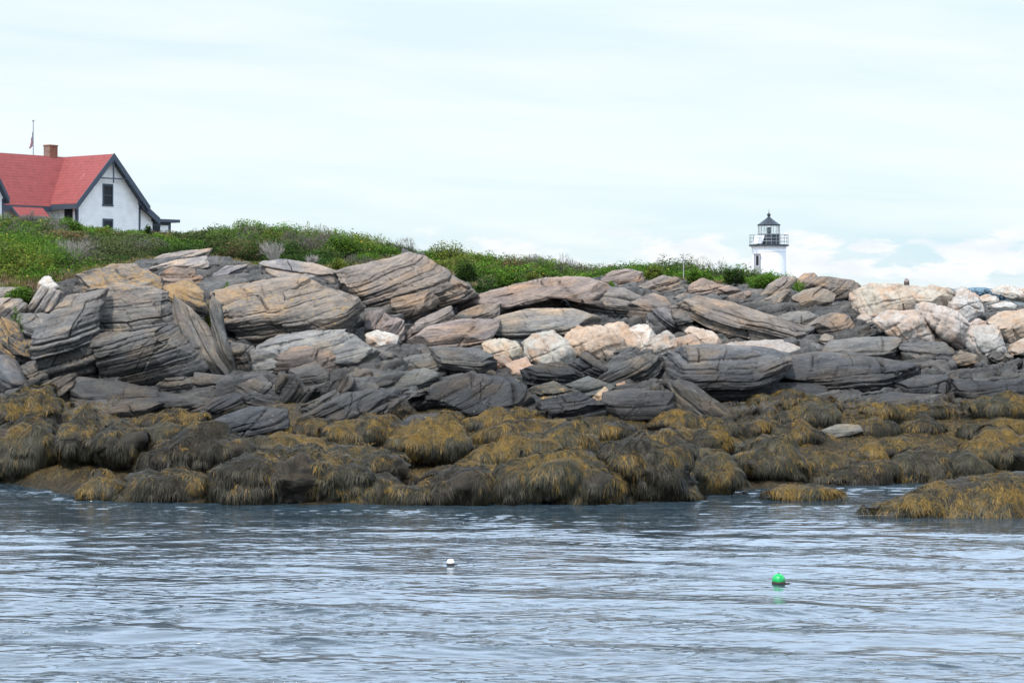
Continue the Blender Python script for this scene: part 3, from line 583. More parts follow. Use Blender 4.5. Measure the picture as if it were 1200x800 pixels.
# ------------------------------------------------------------------ rockweed strands
def strands(P, N, count, seed, length=.22, width=.0044, gold=.35, nseg=3, low=False):
    """many short hanging fronds rooted on a surface patch; P, N are flat arrays of points and normals"""
    r = np.random.default_rng(seed); idx = r.integers(0, len(P), count)
    p = P[idx]+r.normal(0, .012, (count, 3)); n = N[idx]
    g = np.array([0, 0, -1.])
    clump = fbm(p[:, 0]*2.3, p[:, 1]*2.3, p[:, 2]*1.1, 3, seed); cl2 = fbm(p[:, 0]*.7+9, p[:, 1]*.7, p[:, 2]*.7, 2, 77)
    hair = fbm(p[:, 0]*9, p[:, 1]*9, p[:, 2]*2.2, 2, seed+5)
    tdir = g-(n@g)[:, None]*n+.0
    flat = np.linalg.norm(tdir, axis=1)
    rnd = r.normal(0, 1, (count, 3)); rnd -= (rnd*n).sum(1)[:, None]*n
    tdir = tdir+rnd*(.28+.45*(1-flat))[:, None]+.25*np.stack([clump, clump*0, clump*0], 1)
    tdir /= np.maximum(np.linalg.norm(tdir, axis=1, keepdims=True), 1e-6)
    L = length*(.55+.9*r.random(count))*(.55+.45*flat); wd = width*(.7+.7*r.random(count))
    lift = .012+.035*r.random(count)**2
    side = np.cross(tdir, n); side /= np.maximum(np.linalg.norm(side, axis=1, keepdims=True), 1e-6)
    pts = []; cur = p+n*lift[:, None]*.4
    d = tdir.copy(); pts.append(cur)
    for k in range(nseg):
        d = d+g*(.22*k)+n*((.10 if k == 0 else -.05)); d /= np.linalg.norm(d, axis=1, keepdims=True)
        cur = cur+d*(L/nseg)[:, None]; pts.append(cur)
    V = np.empty((count, (nseg+1)*2, 3)); C = np.ones((count, (nseg+1)*2, 4))
    t = r.random(count)
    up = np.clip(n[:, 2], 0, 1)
    pg = np.clip(gold+1.0*clump+.7*cl2+.40*up+.85*hair-.27, 0, .93)
    isg = t < pg
    grey = np.array([.055, .050, .027]); dk = np.array([.022, .015, .006]); gd = np.array([.175, .100, .014]); ol = np.array([.115, .078, .018])
    t2 = r.random(count)[:, None]
    basec = np.where(isg[:, None], np.where(t2 < .62, gd, ol), np.where(t2 < .62+.9*cl2[:, None], grey, dk))
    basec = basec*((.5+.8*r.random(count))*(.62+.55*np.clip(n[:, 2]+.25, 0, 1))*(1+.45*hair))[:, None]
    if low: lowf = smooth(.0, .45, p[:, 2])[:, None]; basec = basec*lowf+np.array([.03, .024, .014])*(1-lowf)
    for k in range(nseg+1):
        wk = wd*(1, 1.0, .8, .25)[min(k, 3)]
        V[:, 2*k] = pts[k]-side*wk[:, None]; V[:, 2*k+1] = pts[k]+side*wk[:, None]
        f = .75+.45*k/nseg
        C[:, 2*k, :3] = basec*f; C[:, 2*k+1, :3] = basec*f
    base = (np.arange(count)*(nseg+1)*2)[:, None]
    Q = np.concatenate([base+np.array([[2*k, 2*k+1, 2*k+3, 2*k+2]]) for k in range(nseg)], 0)
    return V.reshape(-1, 3), Q, C.reshape(-1, 4)
def area_sample(P, N, n, seed, cond=None):
    """area-weighted picks on a grid of points"""
    e1 = P[1:, :]-P[:-1, :]; e2 = np.roll(P, -1, 1)-P
    a = np.linalg.norm(np.cross(e1, e2[:-1]), axis=-1)
    if cond is not None: a = a*cond[:-1]
    a = a.ravel(); tot = a.sum(); r = np.random.default_rng(seed)
    idx = np.searchsorted(np.cumsum(a)/max(tot, 1e-9), r.random(n)); idx = np.clip(idx, 0, a.size-1)
    return P[:-1].reshape(-1, 3)[idx], N[:-1].reshape(-1, 3)[idx], tot

MOUNDS = [
 ('tall golden-topped weed mound at the far left edge',[(-12,483),(17,456),(43,461),(67,479),(71,503),(60,522),(33,520),(-12,516)],dict(gold=.6)),
 ('shaggy weed mound below the tall golden-topped one at the left edge',[(-12,505),(20,498),(47,496),(61,520),(64,547),(47,560),(-12,563)],dict(gold=.3)),
 ('upright combed weed hump left of the flat golden shelf',[(67,500),(87,478),(110,488),(116,520),(114,545),(80,550),(66,520)],dict(gold=.25)),
 ('greyish weed-draped rock right of the upright combed hump',[(112,493),(140,495),(168,513),(155,540),(133,553),(114,539)],dict(gold=.05)),
 ('low grey weed hump in front of the flat slab on the left',[(142,508),(187,498),(214,502),(188,522),(167,530)],dict(gold=.05)),
 ('broad olive weed bank below the barnacled slab',[(165,531),(207,507),(253,505),(289,517),(296,542),(247,553),(200,560),(158,553)],dict(gold=.15)),
 ('long dark curtain of weed reaching the water left of centre',[(240,553),(287,531),(333,525),(393,528),(432,543),(444,562),(442,592),(370,594),(300,593),(245,592)],dict(gold=.25)),
 ('rust-brown weed block standing in the water on the left',[(138,590),(146,557),(187,551),(240,561),(248,592),(187,593)],dict(gold=.35)),
 ('small rounded weed rock, lowest on the left waterline',[(86,578),(112,557),(127,565),(142,572),(142,591),(100,581)],dict(gold=.4)),
 ('golden-crested weed ridge above the long dark curtain',[(282,520),(333,511),(380,515),(412,530),(367,542),(300,539)],dict(gold=.4)),
 ('wide golden weed hummock below the sloping grey slabs',[(368,500),(400,495),(433,485),(463,496),(482,508),(460,530),(420,526),(378,518)],dict(gold=.6)),
 ('round olive weed hummock right of the wide golden hummock',[(458,517),(478,503),(500,495),(533,498),(552,523),(545,540),(513,547),(475,539)],dict(gold=.35)),
 ('grey combed weed hump above the water left of centre',[(388,530),(427,525),(467,528),(485,547),(467,563),(433,570),(398,570)],dict(gold=.1)),
 ('long slanting weed ledge with a dark hollow beneath, centre',[(533,540),(587,518),(640,505),(682,498),(699,527),(653,540),(613,547),(587,557),(545,556)],dict(gold=.15)),
 ('low weedy tongue sloping into the water, centre',[(445,586),(510,559),(560,551),(582,563),(575,592),(500,594)],dict(gold=.3)),
 ('big slanting weed bank above the centre waterline',[(566,570),(607,546),(667,537),(700,531),(715,550),(685,577),(653,592),(585,594)],dict(gold=.4)),
 ('haystack-shaped weed mound at the centre waterline',[(648,592),(677,561),(700,549),(720,555),(746,592),(700,597)],dict(gold=.35)),
 ('largest steep weed mound with a golden top, right of centre',[(695,538),(740,519),(793,511),(814,530),(822,553),(822,587),(750,592),(718,560)],dict(gold=.3)),
 ('small grey weed cap above the slanting ledge, centre',[(691,507),(727,491),(748,500),(752,512),(717,518)],dict(gold=.1)),
 ('flat golden weed shelf above the long slanting ledge, centre',[(545,518),(593,499),(647,491),(689,503),(633,513),(587,522)],dict(gold=.75,hi=2.4)),
 ('golden-brown weed shelf behind the largest steep mound',[(738,521),(760,507),(800,501),(852,506),(857,520),(810,530)],dict(gold=.55,hi=2)),
 ('two-humped dark weed rock right of the largest steep mound',[(812,545),(833,535),(853,538),(879,567),(842,581),(818,581)],dict(gold=.15)),
 ('smooth dome of grey combed weed above the inlet',[(861,537),(897,521),(927,518),(945,537),(949,562),(910,568),(878,562)],dict(gold=.05)),
 ('grey weed-topped rock behind, right of the pyramid-shaped rock',[(914,485),(953,475),(983,482),(989,501),(960,506),(918,499)],dict(gold=.15)),
 ('small round weed rock left of the golden hummocks',[(831,498),(857,488),(868,503),(857,516),(835,509)],dict(gold=.2)),
 ('golden weed hummock right of the small round weed rock',[(861,504),(893,488),(915,496),(912,512),(868,512)],dict(gold=.7)),
 ('olive weed hummock left of the pale bare slab',[(911,505),(940,496),(969,506),(955,522),(915,516)],dict(gold=.5)),
 ('brown weed hump right of the pale bare slab',[(1005,501),(1027,491),(1055,502),(1045,512),(1008,512)],dict(gold=.35)),
 ('low brown weed hump, middle of the right-hand flats',[(1058,499),(1087,489),(1109,503),(1067,510)],dict(gold=.3)),
 ('wide weed hump at the right edge below the hanging curtain',[(1130,505),(1173,491),(1218,495),(1218,516),(1150,515)],dict(gold=.2)),
 ('grey weed hump tucked under the low smooth grey slab',[(1058,485),(1107,473),(1122,482),(1115,495),(1073,493)],dict(gold=.25)),
 ('dark combed weed dome above the right inlet',[(1043,562),(1060,538),(1090,531),(1115,543),(1123,569),(1067,571)],dict(gold=.05)),
 ('grey combed weed hump right of the dark combed dome',[(1108,540),(1140,532),(1165,547),(1162,560),(1127,566)],dict(gold=.05)),
 ('large weed bank at the right edge above the spit',[(1131,530),(1153,513),(1193,505),(1218,511),(1218,552),(1165,554)],dict(gold=.35)),
 ('low weed spit running in from the right edge, nearest of all',[(1003,602),(1053,590),(1100,579),(1167,566),(1220,564),(1220,619),(1160,619),(1100,616),(1050,601)],dict(gold=.45,D=40.0,hi=1.6,lo=.8,T=.6,amp=.45)),
 ('small flat weed islet alone in the inlet',[(893,578),(923,567),(960,567),(992,578),(960,586),(920,586)],dict(gold=.3,hi=1,D=43.6,T=.4)),
 ('low grey weed bank along the back of the inlet',[(945,560),(980,549),(1013,538),(1055,541),(1050,567),(987,571)],dict(gold=.15)),
 ('dark weed shelf behind the two-humped weed rock',[(797,517),(827,501),(859,513),(845,529),(800,532)],dict(gold=.2)),
 ('dark weed lump above the two-humped weed rock',[(798,532),(827,523),(852,532),(835,546),(812,546)],dict(gold=.2)),
 ('brown weed bank in the middle of the right-hand flats',[(930,542),(967,531),(1002,540),(989,560),(945,560)],dict(gold=.3)),
 ('golden-brown weed bank behind the smooth grey dome',[(850,522),(900,508),(935,518),(895,527),(862,536)],dict(gold=.5)),
 ('brown weed rise above the dark combed dome',[(1005,532),(1060,515),(1090,526),(1055,542),(1012,542)],dict(gold=.4)),
 ('weed curtain hanging under the black ledge, right of the pyramid rock',[(878,468),(930,460),(977,466),(984,487),(930,485),(882,481)],dict(gold=.5,lo=0,hi=.4)),
 ('weed curtain hanging under the low smooth grey slab',[(1006,476),(1060,475),(1113,470),(1113,488),(1060,498),(1012,489)],dict(gold=.5,lo=0,hi=.4)),
 ('dark weed curtain hanging at the right edge of the photo',[(1133,471),(1170,464),(1218,463),(1218,493),(1150,497)],dict(gold=.25,lo=0,hi=.4)),
 ('golden weed fringe under the big streaky dark slab, centre',[(540,494),(580,484),(622,484),(640,484),(602,499),(560,509)],dict(gold=.8)),
 ('golden weed fringe in front of the smooth flat grey slab',[(752,500),(790,488),(835,489),(850,498),(800,508),(765,508)],dict(gold=.6)),
 ('golden weed shelf below the long flat dark slab on the left',[(150,490),(205,483),(240,490),(222,506),(180,504),(150,500)],dict(gold=.8,hi=2.2)),
 ('golden weed patch right of the barnacled slab',[(330,506),(360,490),(385,497),(372,512),(340,516)],dict(gold=.7)),
 ('dark weed lump between the long curtain and the centre tongue',[(395,592),(420,566),(452,562),(478,575),(455,592)],dict(gold=.15)),
 ('weed ridge rising right behind the centre tongue',[(470,566),(515,549),(560,543),(600,548),(565,562),(510,572)],dict(gold=.35)),
]
def mound_job(i, pl, op, gold):
    data = rock_data(pl, 900+i*11, weed=True, tone=(.05, .038, .02), kind='w', ex=2.3, step=2.0, jitter=.20, **op)
    P_, N_ = data[0][:data[5]].astype(float), data[1][:data[5]]
    _, _, tot = area_sample(P_, N_, 10, i); n = int(min(32000, max(1400, tot*5200)))
    ps, ns, _ = area_sample(P_, N_, n, i)
    bare = fbm(ps[:, 0]*1.1, ps[:, 1]*1.1, ps[:, 2]*1.6, 3, 61)+.35*fbm(ps[:, 0]*6, ps[:, 1]*6, ps[:, 2]*6, 2, 62) > .27
    ps, ns = ps[~bare], ns[~bare]; n = len(ps)
    return data, strands(ps, ns, n, 500+i, length=.20, gold=gold*.8)
jobs = []
for i, (lab, pl, op) in enumerate(MOUNDS):
    op = dict(op); gold = op.pop('gold'); op.setdefault('lo', -.05); op.setdefault('hi', 1.7); op.setdefault('brk', .6)
    jobs.append(POOL.submit(mound_job, i, pl, op, gold))
for (lab, pl, op), j in zip(MOUNDS, jobs):
    data, (V, Q, C) = j.result()
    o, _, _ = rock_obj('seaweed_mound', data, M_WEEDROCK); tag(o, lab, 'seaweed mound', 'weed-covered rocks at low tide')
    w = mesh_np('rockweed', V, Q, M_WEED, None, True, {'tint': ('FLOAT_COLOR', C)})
    rebase(o); w.parent = o; w.location = tuple(-np.array(o.location)); w['kind'] = 'stuff'

# ------------------------------------------------------------------ bedrock and soil: one sheet
pxs = np.concatenate([np.linspace(-1500, -90, 60)[:-1], np.linspace(-90, 1290, 640), np.linspace(1290, 2700, 60)[1:]])
Ds = np.concatenate([np.linspace(33, 41, 30)[:-1], np.linspace(41, 72, 620)[:-1], np.linspace(72, 110, 200)[:-1], np.linspace(110, 275, 120)])
PX, DD = np.meshgrid(pxs, Ds)
VEG = ([-600, 0, 60, 110, 170, 240, 300, 390, 420, 450, 490, 520, 560, 600, 640, 700, 740, 800, 850, 905, 925, 960, 1700],
       [338, 338, 331, 319, 308, 306, 314, 318, 313, 306, 301, 318, 340, 338, 332, 333, 332, 331, 335, 344, 346, 200, 200])
def veg_D(px):
    y = np.interp(px, *VEG); o = []
    for a, b in zip(np.atleast_1d(px), np.atleast_1d(y)):
        o.append(ground_D(float(np.clip(a, -400, 1600)), float(b)) if b > 250 else 400.)
    return np.array(o)
vx = np.linspace(-1500, 2700, 400); vd = veg_D(vx)
def vegmask(px, D, soft=2.5, off=0.0): return smooth(-soft, soft, D-np.interp(px, vx, vd)-off)
Z = ground_z(PX, DD); X = (PX-600)/F*DD
rockm = smooth(50.5, 54, DD)*(1-vegmask(PX, DD))
P = np.stack([X, DD, Z], -1)
q = strata_q(P, 10, 14)
big = fbm(X*.35, DD*.35, Z*0, 3, 4)
dz = rockm*(.30*big+.16*fbm(X*1.3, DD*1.3, Z, 3, 8)+.06)
P[..., 2] += dz
# stepped ledges: treads and risers tilted with the bedding
tl = R(9); s_ = P[..., 2]*math.cos(tl)-P[..., 0]*math.sin(tl)+.16*fbm(P[..., 0]*.5, P[..., 1]*.6, P[..., 2]*0, 4, 52)
for th_, wt in ((.42, .85), (.15, .7)):
    sf = s_/th_+.3*np.sin(s_/th_*1.9); fr = sf-np.floor(sf); ns = np.floor(sf)+smooth(.55, .95, fr)
    P[..., 2] += rockm*wt*(ns-sf)*th_
P[..., 2] += rockm*.16
q = strata_q(P, 10, 14)
lay, layn = layered(q, 91)
P[..., 2] += rockm*(lay*.35+layn); P[..., 1] -= rockm*lay*.9
lowz = smooth(waterD(PX)-1, waterD(PX)+.6, DD)*(1-smooth(51, 54, DD))
P[..., 2] += lowz*(.13*fbm(X*1.1, DD*.9, Z*0, 3, 12)+.06*fbm(X*4, DD*4, Z*0, 2, 14)-.03)
far_ = smooth(72, 90, DD); P[..., 2] += far_*.25*fbm(X*.12, DD*.12, Z*0, 3, 31)*smooth(250, 200, DD)
Nt = grid_normals(P, False); Nt *= np.sign(Nt[..., 2].mean())
f2 = fbm(q[..., 0]*.8, q[..., 1]*.8, q[..., 2]*3, 3, 44)
C = np.ones(P.shape[:2]+(4,))
vm = vegmask(PX, DD, 1.2, -.5)[..., None]
rockc = np.array(MID)*.62*(1+.5*f2[..., None])*(1-.25*smooth(3, 1.6, P[..., 2])[..., None])  # bedrock tone darkened to put crack shade into the gaps
soil = np.array([.12, .095, .06])*(1+.4*f2[..., None]); weedc = np.array([.05, .038, .02])*(1+.4*f2[..., None])
wm = (1-smooth(1.15, 1.6, P[..., 2]+.15*f2))[..., None]
C[..., :3] = (rockc*(1-vm)+soil*vm)*(1-wm)+weedc*wm; C[..., 3] = .1
ter = mesh_np('rocky_ground', P.reshape(-1, 3), grid_quads(*P.shape[:2]), M_ROCK, None, True,
              {'tint': ('FLOAT_COLOR', C.reshape(-1, 4)), 'strata': ('FLOAT_VECTOR', q.reshape(-1, 3))})
tag(ter, kind='structure')
# loose fronds over the tidal flats between the mounds
sub = (DD > 41) & (DD < 56); rows = np.where((Ds > 41) & (Ds < 55.5))[0]; cols = np.where((pxs > -80) & (pxs < 1280))[0]
Pw = P[rows][:, cols]; Nw = Nt[rows][:, cols]
cond = (Pw[..., 2] > -.05) & (Pw[..., 2] < 1.75+.35*fbm(Pw[..., 0]*.8, Pw[..., 1]*.8, Pw[..., 2], 2, 71))
cond[:, -1] = False
ps, ns, _ = area_sample(Pw, Nw, 150000, 3, cond.astype(float))
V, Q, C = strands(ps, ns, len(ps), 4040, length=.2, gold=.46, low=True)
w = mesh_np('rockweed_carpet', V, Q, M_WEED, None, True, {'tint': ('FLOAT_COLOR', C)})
tag(w, 'golden and olive rockweed lying over the low-tide rocks', 'seaweed', kind='stuff')
# ------------------------------------------------------------------ shrubs
PAL = {'green': [(.085,.18,.016),(.06,.14,.013),(.12,.21,.025)], 'yellow': [(.15,.19,.025),(.11,.16,.02),(.17,.18,.04)],
       'olive': [(.09,.12,.035),(.07,.10,.03),(.12,.13,.05)], 'dark': [(.035,.075,.012),(.05,.10,.015),(.03,.06,.012)],
       'grey': [(.17,.15,.125),(.13,.12,.10),(.20,.175,.15)], 'dry': [(.28,.19,.10),(.22,.15,.08),(.30,.23,.13)],
       'rust': [(.20,.12,.06),(.15,.10,.05),(.10,.11,.04)]}
def leaf_cloud(c, rx, ry, h, n, kind, r, leaf=.07, upright=0.):
    """leaf quads scattered through a lumpy half-ellipsoid crown standing at c"""
    nl = max(5, int(6+rx*7)); lob = r.normal(0, 1, (nl, 3)); lob[:, 2] = np.abs(lob[:, 2])*.9; lob /= np.linalg.norm(lob, axis=1, keepdims=True)
    lr = .26+.22*r.random(nl); lc = lob*(1-lr)[:, None]*(.75+.25*r.random(nl))[:, None]
    pr = lr**2; k = r.choice(nl, n, p=pr/pr.sum()); d = r.normal(0, 1, (n, 3)); d[:, 2] += .35; d /= np.linalg.norm(d, axis=1, keepdims=True)
    sh = .72+.30*r.random(n)**.6
    u = lc[k]+d*(lr[k]*sh)[:, None]
    core = r.random(n) < .12
    u[core] = np.clip(r.normal(0, .3, (core.sum(), 3)), -.6, .6)
    u[:, 2] = np.abs(u[:, 2])
    p = np.array(c)+u*np.array([rx, ry, h])
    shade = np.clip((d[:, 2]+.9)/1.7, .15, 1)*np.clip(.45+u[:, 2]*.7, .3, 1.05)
    nn = d*1.3+np.array([0, 0, .5])+r.normal(0, .38, (n, 3)); nn /= np.linalg.norm(nn, axis=1, keepdims=True)
    t = np.cross(nn, r.normal(0, 1, (n, 3))); t /= np.linalg.norm(t, axis=1, keepdims=True); b = np.cross(nn, t)
    if upright:
        t = np.array([0, 0, 1.])+r.normal(0, .35, (n, 3)); t /= np.linalg.norm(t, axis=1, keepdims=True); b = np.cross(t, r.normal(0, 1, (n, 3))); b /= np.linalg.norm(b, axis=1, keepdims=True)
    s = leaf*(.6+.8*r.random(n)); a_ = s*(1.0 if not upright else 2.4); b_ = s*(.55 if not upright else .16)
    V = np.stack([p-t*a_[:, None], p+b*b_[:, None], p+t*a_[:, None], p-b*b_[:, None]], 1)
    pal = np.array(PAL[kind]); C = np.ones((n, 4, 4)); tone = .65+.7*r.random()
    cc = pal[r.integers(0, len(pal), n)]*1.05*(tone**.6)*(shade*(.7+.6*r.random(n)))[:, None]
    if kind in ('yellow', 'green'):
        fl = r.random(n) < .005; cc[fl] = np.array([.50, .36, .06])
    C[..., :3] = cc[:, None]
    return V.reshape(-1, 3), C.reshape(-1, 4)
def quads(n): return np.arange(n*4).reshape(-1, 4)
def gpos(px, D, dz=0.): return ((px-600)/F*D, D, float(ground_z(px, D))+dz)
r = np.random.default_rng(21)
Vs, Cs = [], []
Ks = ['green', 'yellow', 'olive', 'dark', 'grey', 'green', 'rust']
def kindat(px, D):
    a = float(fbm(np.array([px/F*D*.16]), np.array([D*.09]), np.array([3.]), 3, 5)[0]); b = float(fbm(np.array([px/F*D*.3+7]), np.array([D*.2]), np.array([9.]), 3, 15)[0])
    if px > 700: return 'green' if b > -.15 else 'dark' if b > -.3 else 'olive'
    if b > .33: return 'grey'
    if b < -.42: return 'rust'
    return 'yellow' if a > .28 else 'green' if a > -.05 else 'olive' if a > -.28 else 'dark'
cnt = 0
for i in range(3900):
    D = 66+(190-66)*r.random()**1.45; px = r.uniform(-260, 925) if i % 6 else r.uniform(-700, -200)
    dv = float(np.interp(px, vx, vd))
    if D < dv+.2 or D > 175 and px > 0: continue
    if 128 < D < 160 and -200 < px < 225: continue      # the house stands here
    if D > 125 and r.random() < .45: continue
    rx = r.uniform(.55, 1.55); near = smooth(0, 5, D-dv); h = (.6+.9*r.random()**1.4)*(.45+.55*near)*(.8 if px > 940 else 1)
    if px > 540 and px < 760: h *= .8
    if 70 < px < 250 and D > 85: h *= .55
    n = int(520*rx*rx*min(1, (95/D)**1.5))+60
    k = kindat(px, D)
    if D < dv+2.2 and r.random() < .28: k = 'dry'; h *= .45
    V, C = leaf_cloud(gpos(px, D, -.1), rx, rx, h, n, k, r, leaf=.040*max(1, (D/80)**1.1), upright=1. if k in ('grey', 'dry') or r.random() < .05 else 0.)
    Vs.append(V); Cs.append(C); cnt += 1
V = np.concatenate(Vs); C = np.concatenate(Cs)
print('shrubs', cnt, len(V)//4)
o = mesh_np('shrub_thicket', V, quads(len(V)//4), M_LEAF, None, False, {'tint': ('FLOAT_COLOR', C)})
tag(o, 'low dense seaside scrub covering the whole hillside', 'scrub', kind='stuff')
# dry grass along the rock edge
Vs, Cs = [], []
for i in range(420):
    px = r.uniform(-60, 560) if r.random() < .8 else r.uniform(700, 920); dv = float(np.interp(px, vx, vd)); D = dv+r.normal(-.4, .9)
    k = 'dry' if r.random() < .6 else 'yellow'
    V, C = leaf_cloud(gpos(px, D, -.05), .45, .4, .28, 110, k, r, leaf=.05, upright=1.); Vs.append(V); Cs.append(C)
V = np.concatenate(Vs); C = np.concatenate(Cs)
o = mesh_np('dry_grass', V, quads(len(V)//4), M_LEAF, None, False, {'tint': ('FLOAT_COLOR', C)})
tag(o, 'straw and green grass along the edge of the rocks', 'grass', kind='stuff')

M_TWIG = plain('twig_bark', (.16, .13, .10), .85, var=.4, scale=20)
M_DEAD = plain('dead_twig', (.34, .31, .28), .85, var=.3, scale=20)
def bush(name, cat, label, px, py, D, wpx, hpx, kind, group=None, leaf=.07, n=1500, upright=0., perch=False):
    s = D/F; top = py-hpx; gz = float(ground_z(px, D)); gy = HZ-(gz-EYE)/s
    if gy > py and not perch: hpx = gy-top; py = gy
    x, y, z = at(px, py, D); root = empty(name, (x, y, z)); tag(root, label, cat, group)
    rr = np.random.default_rng(int(px*7+py)); Vs, Cs = [], []
    rx = wpx*s/2; h = hpx*s
    for k in range(5):
        a = rr.uniform(0, 6.28); o_ = .38*rx
        V, C = leaf_cloud((math.cos(a)*o_*rr.random()*1.5, math.sin(a)*o_*.8, 0), rx*.72, rx*.6, h*rr.uniform(.7, 1.0), n//3, kind, rr, leaf, upright); Vs.append(V); Cs.append(C)
    V = np.concatenate(Vs); C = np.concatenate(Cs)
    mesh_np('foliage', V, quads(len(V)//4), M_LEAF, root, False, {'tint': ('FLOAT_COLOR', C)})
    b = MB()
    for k in range(9):
        a = rr.uniform(0, 6.28); t = rr.uniform(.25, .6); b.tube((0, 0, -.2), (math.cos(a)*rx*t, math.sin(a)*rx*t, h*rr.uniform(.4, .75)), .02, .006, 5)
    b.build('stem', M_TWIG, root)
def twigs(label, px, py, D, wpx, hpx, lean=0.):
    s = D/F; root_loc = at(px, py, D); rr = np.random.default_rng(int(px)); b = MB(); h = hpx*s
    for k in range(70):
        a = rr.uniform(-1, 1); d = np.array([a*wpx*s*.5+lean*h, rr.uniform(-.3, .3), h*rr.uniform(.55, 1)]); m = d*.5+rr.normal(0, .03, 3)
        b.tube((a*.08, 0, -.1), m, .010, .007, 4); b.tube(m, d, .007, .003, 4)
        for j in range(3): b.tube(m+(d-m)*rr.random(), d+rr.normal(0, .12, 3)*h, .005, .002, 3)
    o = b.build('dead_shrub', M_DEAD); o.location = root_loc; tag(o, label, 'dead shrub')
B = [
 ('bush', 'big rounded bright green bush just left below the lighthouse', 898, 342, 76, 54, 29, 'green', 3400),
 ('bush', 'dark green bush with its top on the skyline left of the lighthouse', 862, 325, 82, 34, 20, 'dark', 1600),
 ('bush', 'bright green bush on the skyline above the jumbled pinkish rocks', 822, 324, 80, 38, 19, 'green', 1600),
 ('bush', 'yellow-green bush between the skyline rocks right of centre', 768, 324, 82, 40, 18, 'yellow', 1500),
 ('bush', 'small green tuft in a cleft beside the flat-topped pinkish rock', 714, 331, 72, 15, 9, 'green', 500),
 ('bush', 'dark rounded bush right of the huge angular outcrop', 563, 343, 69, 22, 17, 'dark', 1300),
 ('bush', 'tall bright green bush behind the dark rounded bush, centre', 598, 334, 76, 40, 24, 'green', 2000),
 ('bush', 'yellow-green bush between the tall bright one and the long slab, centre', 630, 330, 78, 30, 17, 'yellow', 1300),
 ('bush', 'deep green bush on the slope above the right shoulder of the angular outcrop', 545, 322, 78, 40, 24, 'dark', 1800),
 ('bush', 'bright green bush standing before the house between its two gables', 82, 266, 112, 50, 17, 'green', 1600),
 ('bush', 'small dark bush in front of the lean-to right of the house gable', 172, 268, 118, 18, 9, 'dark', 600),
 ('bush', 'yellow-green bush under the lower gable window of the house', 122, 275, 112, 34, 12, 'yellow', 900),
 ('bush', 'leafy green bush at the left edge below the house', 18, 272, 108, 50, 20, 'green', 1500),
 ('bush', 'bushy green tuft in the hollow left of the great striped boulder', 268, 336, 60.5, 30, 13, 'green', 1000),
 ('bush', 'long bright green tuft at the foot of the slope, right of the pinkish rock', 246, 346, 58, 24, 10, 'yellow', 700),
 ('bush', 'low bright green plant left of the white quartz stone', 18, 345, 63, 50, 17, 'green', 1500),
 ('bush', 'tiny green plant beside the block under the white quartz stone', 20, 356, 57.5, 18, 9, 'green', 500),
 ('bush', 'round green bush on the hill crest left of the angular outcrop', 400, 285, 92, 46, 19, 'green', 1600),
 ('bush', 'green bush on the hill crest above the dead branches', 322, 279, 96, 50, 17, 'yellow', 1400),
 ('bush', 'rounded green bush on the crest right of the house', 262, 275, 104, 48, 14, 'green', 1200),
 ('bush', 'mossy yellow-green bush between smooth hump and angular outcrop', 398, 312, 72, 36, 18, 'yellow', 1500),
]
for (nm, lab, px, py, D, w, h, k, n) in B: bush(nm, 'bush', lab, px, py, D, w, h, k, leaf=.036*max(1, D/75), n=int(n*1.7))
twigs('fan of bare silvery twigs rising above the smooth bluish hump', 322, 306, 69, 30, 22, -.15)
twigs('small bare twiggy shrub right of the fan of silvery twigs', 363, 313, 68, 14, 14, .2)
twigs('grey bare shrub among green scrub above the big domed boulder', 88, 303, 80, 44, 22, 0)

# ------------------------------------------------------------------ far wooded shore
Vs, Cs = [], []; r = np.random.default_rng(3)
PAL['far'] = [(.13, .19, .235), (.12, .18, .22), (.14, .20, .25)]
for i in range(900):
    px = r.uniform(1085, 1900); D = r.uniform(1750, 1950); x, y, z = (px-600)/F*D, D, 0
    hmax = np.interp(px, [1085, 1110, 1150, 1200, 1400, 1900], [4, 9.5, 11.5, 10.5, 13, 16])
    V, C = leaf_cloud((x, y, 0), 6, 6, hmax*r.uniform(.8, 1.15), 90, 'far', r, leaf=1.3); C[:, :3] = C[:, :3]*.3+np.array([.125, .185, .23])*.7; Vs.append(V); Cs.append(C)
V = np.concatenate(Vs); C = np.concatenate(Cs)
o = mesh_np('far_woods', V, quads(len(V)//4), M_LEAF, None, False, {'tint': ('FLOAT_COLOR', C)})
tag(o, 'hazy blue wooded shore on the horizon at the right', 'woods', kind='stuff')
ux = np.linspace(1085, 1950, 900); hh = np.interp(ux, [1085, 1100, 1150, 1200, 1400, 1950], [2., 9, 11.2, 10.2, 13, 16])*(1+.10*fbm(ux*.09, ux*0, ux*0, 4, 6))
D1 = 1960.; rowsz = [np.full(ux.shape, -1.), hh*.5, hh, hh*.2]; rowsy = [D1-10, D1, D1+15, D1+260]
P = np.stack([np.stack([(ux-600)/F*D1, np.full(ux.shape, yy), zz], -1) for yy, zz in zip(rowsy, rowsz)], 0)
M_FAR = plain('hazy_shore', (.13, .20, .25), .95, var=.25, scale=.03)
tag(mesh_np('far_shore', P.reshape(-1, 3), grid_quads(4, len(ux)), M_FAR), kind='structure')
